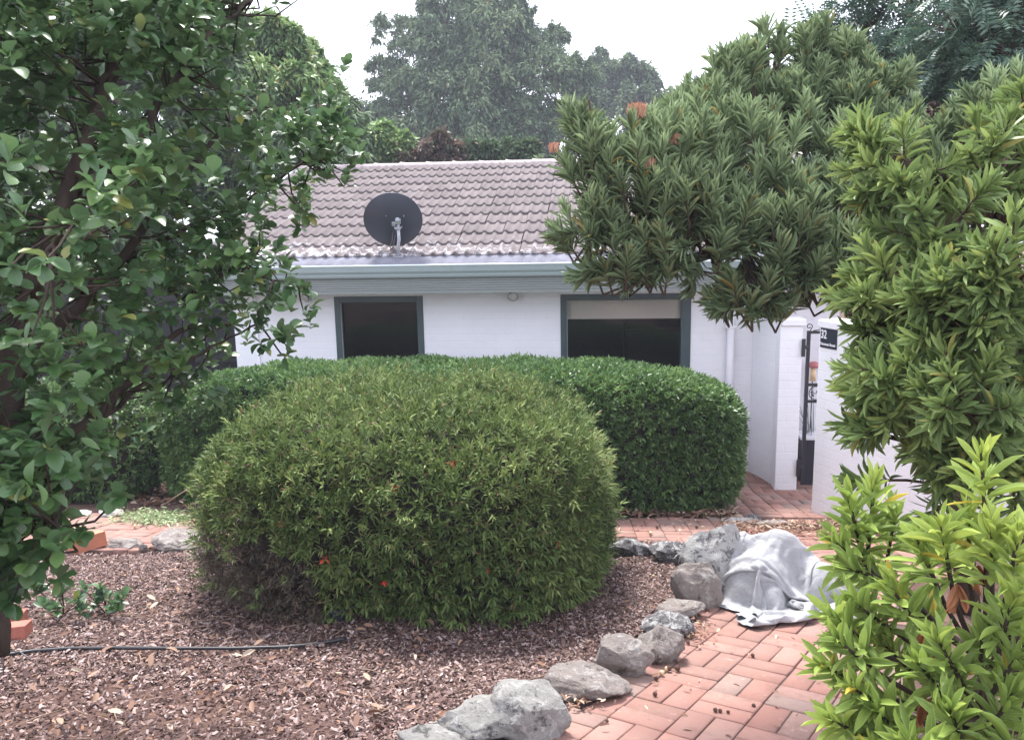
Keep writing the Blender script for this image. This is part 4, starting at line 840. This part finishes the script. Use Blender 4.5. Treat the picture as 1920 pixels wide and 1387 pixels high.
# D: pinnate leaved tree, top right
gd = W(1800, 480, 6.2); gd[2] = 0
sd_t = empty('pinnate_tree', gd, 'feathery pinnate leaved tree overhanging at the top right', 'tree')
V_ = []; Fp = []
for i in range(7):
    for s_ in (-1, 1):
        y = .12+i*.135; b_ = len(V_); a = .9; V_ += [(0, y, 0), (s_*.13, y+.075, .0), (s_*.27, y+.06, -.03), (s_*.14, y-.015, .0)]; Fp.append((b_, b_+1, b_+2, b_+3) if s_ < 0 else (b_, b_+3, b_+2, b_+1))
b_ = len(V_); V_ += [(-.012, 0, 0), (.012, 0, 0), (.006, 1, -.12), (-.006, 1, -.12)]; Fp.append((b_, b_+1, b_+2, b_+3)); V_ = np.array(V_); V_[:, 2] -= .15*V_[:, 1]**2
T_PN = (V_, np.array(Fp), np.zeros(len(V_)))
dl = [(1600, 90, 6, 80), (1680, 60, 6, 60), (1560, 160, 6.2, 60), (1640, 170, 6, 70), (1800, 60, 5, 110), (1900, 120, 4.8, 120), (1740, 190, 5.5, 90), (1860, 250, 5, 90), (1660, 260, 5.5, 80), (1560, 260, 6, 60), (1930, -20, 5, 120), (1780, -60, 5.5, 120), (1640, -60, 6, 70), (1740, 300, 5.4, 70), (1520, 90, 6.2, 50), (1560, 60, 6.2, 60), (1600, 0, 6.2, 70), (1720, 120, 5.6, 90), (1830, 160, 5.2, 100), (1700, -20, 5.8, 80), (1900, 40, 4.9, 110), (1640, 260, 5.8, 80)]
P = []; mb = MB(); mb.tube([gd, W(1790, 250, 6.0), W(1800, -150, 6)], [.09, .07, .04], 10)
mb.tube([W(1700, 430, 5.8), W(1620, 300, 5.9), W(1622, 150, 6), W(1630, 20, 6)], [.03, .02, .014, .008], 8)
for (u, v, z, r_) in dl:
    c = W(u, v, z); R_ = r_*z/F; n = int(110*(r_/80)**1.7); d = nrm(rng.normal(0, 1, (n, 3))); p = c+d*R_*rng.uniform(.3, 1, (n, 1)); P.append(np.column_stack([p, d]))
    st_ = W(1795, min(250, v+150), 6.0) if u > 1700 else W(1622, max(60, min(400, v+80)), 5.95); mb.tube([st_, (st_+c)/2, c], [.016, .012, .006], 6)
    for q in p[::3]: mb.tube([c, q], [.005, .002], 4, False)
mb.build('trunk', M['bark'], sd_t, True)
P = np.concatenate(P); D = P[:, 3:]*.7+rng.normal(0, .4, (len(P), 3)); D[:, 2] -= .25
Ls = .18*rng.uniform(.7, 1.25, len(P)); scatter('crown', T_PN, P[:, :3], D, Ls, Ls*1.0, M['pinn'], sd_t, np.clip(clumpvar(P[:, :3], 1.5)+rng.normal(0, .15, len(P)), 0, 1))
# ------------------------------------------------------------------ edging rocks
import bmesh
R1 = m_rock('lichen_granite', (.38, .365, .345), (.50, .48, .45), (.60, .59, .56), (.11, .105, .10), .50, 1.3)
R2 = m_rock('warm_grey_stone', (.33, .285, .26), (.44, .38, .345), (.55, .53, .50), (.15, .12, .11), .42, 4.1)
R3 = m_rock('dark_lichen_stone', (.13, .125, .13), (.26, .25, .255), (.62, .61, .59), (.06, .058, .06), .56, 7.7)
R5 = m_rock('white_lichen_boulder', (.20, .195, .20), (.34, .33, .33), (.74, .73, .70), (.07, .066, .07), .95, 3.1)
R4 = m_rock('pale_stone', (.55, .49, .45), (.70, .65, .60), (.8, .78, .74), (.35, .3, .27), .5, 2.2)
def rock(bb, label, mat, seed, depth=.75, tilt=0., facets=13, rotz=0., lift=.0, sub=5, hk=1.0, group='rocks edging the garden bed'):
    x0, y0, x1, y1 = bb; g = G((x0+x1)/2, y1); zc = np.dot(g-C0, FW); w = (x1-x0)*zc/F
    hp = (y1-y0)*zc/F; D = w*depth
    ang = math.atan2(C0[2]-g[2], g[1]); D = min(D, hp*1.1/sin(ang)*.62+.02)
    H = max(.05, (hp-D*.55*sin(ang))/cos(ang))*hk; r_ = np.random.default_rng(seed)
    bm = bmesh.new(); bmesh.ops.create_icosphere(bm, subdivisions=sub, radius=1)
    pl = [(nrm(r_.normal(0, 1, 3)), r_.uniform(.55, .88)) for _ in range(facets)]; off = Vector(r_.uniform(-9, 9, 3))
    ct, st_ = cos(tilt), sin(tilt); cz, sz = cos(rotz), sin(rotz)
    for v in bm.verts:
        p = np.array(v.co)
        for n_, d in pl:
            k = np.dot(p, n_)-d
            if k > 0: p = p-n_*k*.92
        q = Vector(p); p = p*(1+.13*mnoise.noise(q*1.7+off)+.07*mnoise.noise(q*4+off)+.035*mnoise.noise(q*10+off)+.018*mnoise.noise(q*22+off))
        p = p*np.array([w*.57, D*.58, H*.58]); p = np.array([p[0]*ct-p[2]*st_, p[1], p[0]*st_+p[2]*ct]); p = np.array([p[0]*cz-p[1]*sz, p[0]*sz+p[1]*cz, p[2]])
        v.co = p
    me = bpy.data.meshes.new('rock'); bm.to_mesh(me); bm.free(); o = link('edging_rock', me, mat, None, True)
    o.location = (g[0], g[1]+D*.45, g[2]+H*.31+lift); m_ = o.modifiers.new('edge', 'EDGE_SPLIT'); m_.split_angle = radians(30)
    return setp(o, label, 'rock', group)
RK = [((730, 1358, 860, 1430), 'blue grey rock cut by the bottom edge, nearest of the row', R1, 1),
 ((818, 1308, 965, 1405), 'pale rounded rock left of the spotted boulder', R1, 2),
 ((915, 1264, 1065, 1392), 'large speckled grey boulder with black lichen spots at the near end', R1, 3),
 ((1005, 1242, 1176, 1322), 'long low brown grey rock with white lichen right of the speckled boulder', R2, 4, .55, -.12),
 ((1103, 1186, 1222, 1276), 'angular dark grey rock leaning behind the long low rock', R2, 5, .6, -.2),
 ((1198, 1160, 1284, 1250), 'brown grey pointed rock with three white lichen dots', R2, 6),
 ((1200, 1145, 1295, 1204), 'rounded grey rock behind the pointed one with lichen dots', R3, 7),
 ((1238, 1117, 1318, 1166), 'low tan wedge shaped rock beside the cloth', R2, 8, .7, .15),
 ((1256, 1060, 1350, 1146), 'slanting grey slab rock against the big lichen boulder', R2, 9, .5, -.3, 9, 0., .0, 5, 1.2),
 ((1268, 1025, 1340, 1080), 'small grey rock at the left foot of the big lichen boulder', R3, 10),
 ((1288, 983, 1400, 1125), 'biggest boulder, dark with white lichen, left of the grey cloth', R5, 11, .8, 0., 7, 0., .0, 5, 1.2),
 ((1224, 1010, 1298, 1056), 'dark squarish rock at the far side of the bed, right one of two', R3, 12),
 ((1146, 1001, 1224, 1048), 'grey rock at the far side of the bed touching the bush', R3, 13),
 ((275, 988, 374, 1034), 'broad flat pinkish rock at the far left side of the bed', R2, 14),
 ((184, 1005, 258, 1030), 'low tan rock between the orange brick and the broad flat rock', R2, 15),
 ((176, 948, 222, 971), 'white stone beyond the left path', R4, 16),
 ((116, 958, 166, 971), 'flat pale stone beyond the left path beside the white one', R4, 17),
 ((74, 940, 106, 966), 'brown stone half hidden behind the left tree leaves', R2, 18),
 ((1398, 962, 1426, 977), 'small dark rock lying at the edge of the gate paving', R3, 19),
 ((1350, 970, 1420, 984), 'flat buff stone beside the small dark rock', R4, 20),
 ((1412, 974, 1482, 992), 'flat buff stone just behind the grey cloth', R2, 21),
 ((1578, 1092, 1625, 1150), 'grey rock beside the right end of the cloth', R3, 22),
 ((258, 1017, 276, 1034), 'small brown chip of rock left of the broad flat rock', R2, 23)]
for q in RK: rock(q[0], q[1], q[2], q[3], *(q[4:]))

# rocks carrying the cloth, and the draped cloth (relaxed over them)
cb = G(1465, 1165); cx, cy = cb[0], cb[1]+.30
obs = [(cx-.06, cy+.05, .20, .20, .30), (cx+.08, cy+.20, .24, .15, .40), (cx-.12, cy+.22, .16, .14, .36), (cx+.30, cy+.05, .12, .13, .24), (cx-.02, cy-.08, .09, .14, .16)]
for i, (x, y, a, b_, h) in enumerate(obs[:3]):
    bm = bmesh.new(); bmesh.ops.create_icosphere(bm, subdivisions=3, radius=1)
    for v in bm.verts: n_ = 1+.1*mnoise.noise(v.co*2); v.co = Vector((v.co.x*(a-.03)*n_, v.co.y*(b_-.03)*n_, v.co.z*(h-.04)*n_))
    me = bpy.data.meshes.new('r'); bm.to_mesh(me); bm.free(); o = link('edging_rock', me, R3, None, True); o.location = (x, y, zg(x, y)); setp(o, ['rock hidden under the front of the grey cloth', 'rock hidden under the right back of the grey cloth', 'rock hidden under the left back of the grey cloth'][i], 'rock', 'rocks under the cloth')
n = 88; sz = 1.26; X, Y = np.meshgrid(np.linspace(-sz/2, sz/2, n), np.linspace(-sz/2, sz/2, n)); rest = sz/(n-1)
nzf = lambda s, k: np.array([[mnoise.noise(Vector((x*s+k, y*s, k))) for x in X[0]] for y in Y[:, 0]])
ca, sa_ = cos(.55), sin(.55); Xr, Yr = (X*ca-Y*sa_), (X*sa_+Y*ca)
P = np.stack([cx+.05+Xr*.44+.06*nzf(3, 1), cy-.02+Yr*.47+.06*nzf(3, 5), zg(cx, cy)+.58+.62*nzf(3.1, 6.3)+.08*nzf(6, 2)], -1); Pv = P.copy()
def cons(P, sl1, sl2, r_, k=.5):
    d = P[sl2]-P[sl1]; L_ = np.linalg.norm(d, axis=-1, keepdims=True)+1e-9; d = d*((L_-r_)/L_*k); P[sl1] += d; P[sl2] -= d
S_ = slice
for it in range(170):
    v_ = np.clip((P-Pv)*.90, -.012, .012); Pv = P.copy(); P = P+v_; P[..., 2] -= .0011
    for _ in range(22):
        for a in (0, 1):
            cons(P, (S_(None), S_(a, n-1, 2)), (S_(None), S_(a+1, n, 2)), rest)
            cons(P, (S_(a, n-1, 2), S_(None)), (S_(a+1, n, 2), S_(None)), rest)
        cons(P, (S_(0, n-1), S_(0, n-1)), (S_(1, n), S_(1, n)), rest*1.414, .25); cons(P, (S_(1, n), S_(0, n-1)), (S_(0, n-1), S_(1, n)), rest*1.414, .25)
        for st_, kk in ((2, .07), (5, .012)): cons(P, (S_(None), S_(0, n-st_)), (S_(None), S_(st_, n)), rest*st_, kk*.5); cons(P, (S_(0, n-st_), S_(None)), (S_(st_, n), S_(None)), rest*st_, kk*.5)
    for (x, y, a, b_, h) in obs:
        q = (P-np.array([x, y, zg(x, y)]))/np.array([a, b_, h]); L_ = np.linalg.norm(q, axis=-1, keepdims=True); ins = (L_ < 1)
        P = np.where(ins, np.array([x, y, zg(x, y)])+q/np.maximum(L_, .05)*np.array([a, b_, h]), P); Pv = np.where(ins, P*.9+Pv*.1, Pv)
    gz = 1.45-.17*P[..., 1]+.022; lowm = P[..., 2] < gz; P[..., 2] = np.maximum(P[..., 2], gz); Pv[lowm] = P[lowm]*.97+Pv[lowm]*.03
for a_ in range(n):   # fine creases
    for b_ in range(n):
        x_, y_ = X[a_, b_], Y[a_, b_]; P[a_, b_, 2] += .009*(1-2*abs(mnoise.noise(Vector((x_*9, y_*5, 2))))) + .018*abs(mnoise.noise(Vector((x_*6, y_*14, 7)))); P[a_, b_, 0] += .008*mnoise.noise(Vector((x_*12, y_*12, 4)))
i = np.arange(n*n).reshape(n, n); Fq = np.stack([i[:-1, :-1], i[:-1, 1:], i[1:, 1:], i[1:, :-1]], -1).reshape(-1, 4)
o = npmesh('cloth_sheet', P.reshape(-1, 3), Fq, M['cloth'], None, True); setp(o, 'crumpled pale grey cloth draped over rocks beside the brick path', 'cloth')
m_ = o.modifiers.new('smooth', 'SMOOTH'); m_.factor = .5; m_.iterations = 0; m_ = o.modifiers.new('solid', 'SOLIDIFY'); m_.thickness = .0018; m_ = o.modifiers.new('sub', 'SUBSURF'); m_.levels = 1; m_.render_levels = 1

# ------------------------------------------------------------------ loose bricks, pipe, sticks, fallen things
def brick(u, v, rz, mat, label, L_=(.23, .11, .076), tilt=0., dz=0.):
    g = G(u, v); o = MB().box((-L_[0]/2, -L_[1]/2, 0), (L_[0]/2, L_[1]/2, L_[2])).build('loose_brick', mat, None, bevel=.004); o.location = (g[0], g[1], g[2]+dz); o.rotation_euler = (radians(-9)+tilt, 0, rz)
    return setp(o, label, 'brick', 'loose bricks at the bed edge')
brick(165, 1030, radians(58), M['obrick'], 'bright orange brick at the far left edge of the bed', (.24, .12, .11), 0, .0)
brick(8, 1200, radians(20), M['rbrick'], 'old red brick lying flat at the left edge, nearer one of two')
brick(2, 1178, radians(24), M['rbrick'], 'old red brick at the left edge, behind its neighbour')
hp = [G(a, b_)+np.array([0, 0, .025]) for a, b_ in ((-60, 1250), (0, 1238), (60, 1229), (130, 1224), (220, 1223), (330, 1224), (440, 1224), (540, 1221), (600, 1215), (650, 1205))]
PP = []
for a, b_ in zip(hp[:-1], hp[1:]):
    for k in range(6): PP.append(a*(1-k/6)+b_*k/6)
o = MB().tube(PP+[hp[-1]], .0085, 10).build('irrigation_pipe', M['hose'], None, True); setp(o, 'black irrigation pipe lying across the mulch', 'pipe')
pk = empty('pipe_peg', G(5, 1280), 'thin dark wire peg hooked over the black pipe at the left', 'peg')
MB().tube([G(5, 1285), G(10, 1240)+np.array([0, 0, .05]), G(40, 1240)+np.array([0, 0, .05]), G(75, 1250)], .003, 6).build('wire', M['iron'], pk, True)
db = empty('plastic_pot', G(628, 1172), 'small dark blue crushed plastic pot under the front of the bush', 'pot')
Vv = []; g = G(628, 1172)
for (h, r_) in ((0, .045), (.02, .06), (.06, .075), (.09, .08), (.095, .074), (.05, .066), (.02, .05)):
    for q in range(24): a = 2*pi*q/24; k = 1+.15*mnoise.noise(Vector((cos(a)*2, sin(a)*2, h*20))); Vv.append((g[0]+r_*k*cos(a), g[1]+.06+r_*k*sin(a)*.8, g[2]+h-.01))
npmesh('pot_body', Vv, [(r_*24+q, r_*24+(q+1) % 24, r_*24+24+(q+1) % 24, r_*24+24+q) for r_ in range(6) for q in range(24)], M['planter'], db, True)
# cut sticks and clippings left
for i, (A_, B_, r_, lab) in enumerate((((300, 935), (360, 892), .010, 'upper cut stick poking out between the bushes'), ((302, 957), (372, 905), .009, 'lower long cut stick leaning against the round bush'), ((318, 920), (345, 926), .006, 'short thin cut twig between the two sticks'))):
    a = G(*A_)+np.array([0, 0, .03]); b_ = W(*B_, np.dot(a-C0, FW)-.25); o = MB().tube([a, (a+b_)/2+np.array([0, 0, .01]), b_], [r_, r_*.9, r_*.7], 8).build('cut_stick', M['stick'], None, True); setp(o, lab, 'stick', 'cut sticks by the bush')
M['clip'] = leafmat('wilted_clippings', (.12, .17, .07), (.24, .32, .14), (.40, .48, .26), (.5, .45, .3), .1, .6, .2)
pts = np.array([G(rng.normal(290, 36), rng.normal(975, 7))[:2] for _ in range(900)]); litter('clippings', 0, pts, M['clip'], 'pale green hedge clippings strewn over the left path', 'clippings', .05, .3)
pts = np.array([G(rng.uniform(250, 372), rng.uniform(892, 950))[:2] for _ in range(500)]); litter('dead_foliage', 0, pts, M['litter'], 'orange brown dead leaves between the round bush and the hedge', 'dead leaves', .07, .4)
pts = np.array([G(*p)[:2] for p in zip(rng.uniform(1350, 1700, 1300), 985+np.abs(rng.normal(0, 12, 1300)))]); litter('leaf_debris', 0, pts, M['litter'], 'dry leaf debris along the step between gate paving and path', 'leaf debris', .055, .3)
# seed balls and fruit
def ball(u, v, r_, mat, lab, name, cat, grp):
    g = G(u, v); bm = bmesh.new(); bmesh.ops.create_icosphere(bm, subdivisions=3, radius=r_)
    for q in bm.verts: q.co *= 1+.09*mnoise.noise(q.co*140)+.05*mnoise.noise(q.co*400)
    me = bpy.data.meshes.new(name); bm.to_mesh(me); bm.free(); o = link(name, me, mat, None, True); o.location = (g[0], g[1], g[2]+r_+.014); setp(o, lab, cat, grp)
for (u, v, r_) in ((1164, 1312, .016), (1228, 1310, .010), (1270, 1262, .013), (1254, 1262, .012), (1230, 1280, .010), (1411, 1236, .009), (1268, 1248, .009), (1240, 1270, .008), (1413, 1331, .008), (1341, 1340, .009), (1350, 1341, .008), (1365, 1343, .007), (1138, 1360, .007), (1232, 994, .013), (1306, 993, .012), (1326, 1152, .012), (1290, 1212, .009), (1186, 1268, .012)):
    ball(u, v, r_, M['seed'], 'brown round seed ball fallen on the brick path', 'seed_ball', 'seed ball', 'brown seed balls on the path')
for (u, v, r_) in ((1241, 1270, .011), (1290, 1200, .012), (1220, 1006, .016), (1333, 1135, .012), (1262, 1102, .012), (1225, 1086, .010), (1250, 1262, .010), (994, 1384, .012), (1002, 1386, .010), (1220, 1143, .009)):
    ball(u, v, r_, M['fruit'], 'pale yellowish fallen fruit by the edging rocks', 'fallen_fruit', 'fruit', 'pale fallen fruits by the rocks')
pts = np.array([G(*p)[:2] for p in ([(rng.normal(1312, 16), rng.normal(1185, 14)) for _ in range(90)]+[(rng.normal(1075, 25), rng.normal(1325, 6)) for _ in range(60)]+[(rng.uniform(1000, 1540), rng.uniform(1170, 1387)) for _ in range(55)]+[(rng.uniform(1150, 1400), rng.uniform(978, 1005)) for _ in range(70)]+[(rng.uniform(1360, 1540), rng.uniform(890, 965)) for _ in range(60)])])
litter('fallen_leaves', 0, pts, M['litter'], 'small dry leaves scattered over the brick paving', 'fallen leaves', .03, .35)
pts = np.array([G(*p)[:2] for p in ([(rng.uniform(0, 900), rng.uniform(1060, 1387)) for _ in range(260)])]); litter('dry_leaves', 0, pts, M['litter'], 'larger dry leaves scattered among the mulch', 'dry leaves', .05, .4)
# haze
if HAZE > 0:
    hz = MB().box((-45, -10, -2.5), (45, 60, 26)).build('haze', bpy.data.materials.new('haze_air')); hz.data.materials.clear(); m_ = N('haze_air2'); v_ = m_.n('VolumePrincipled'); v_.inputs['Density'].default_value = HAZE; v_.inputs['Color'].default_value = (.86, .90, 1, 1); m_.l(v_.outputs[0], m_.o.inputs[1]); hz.data.materials.append(m_.m); setp(hz, kind='stuff', label='thin bright haze in the air', cat='haze')
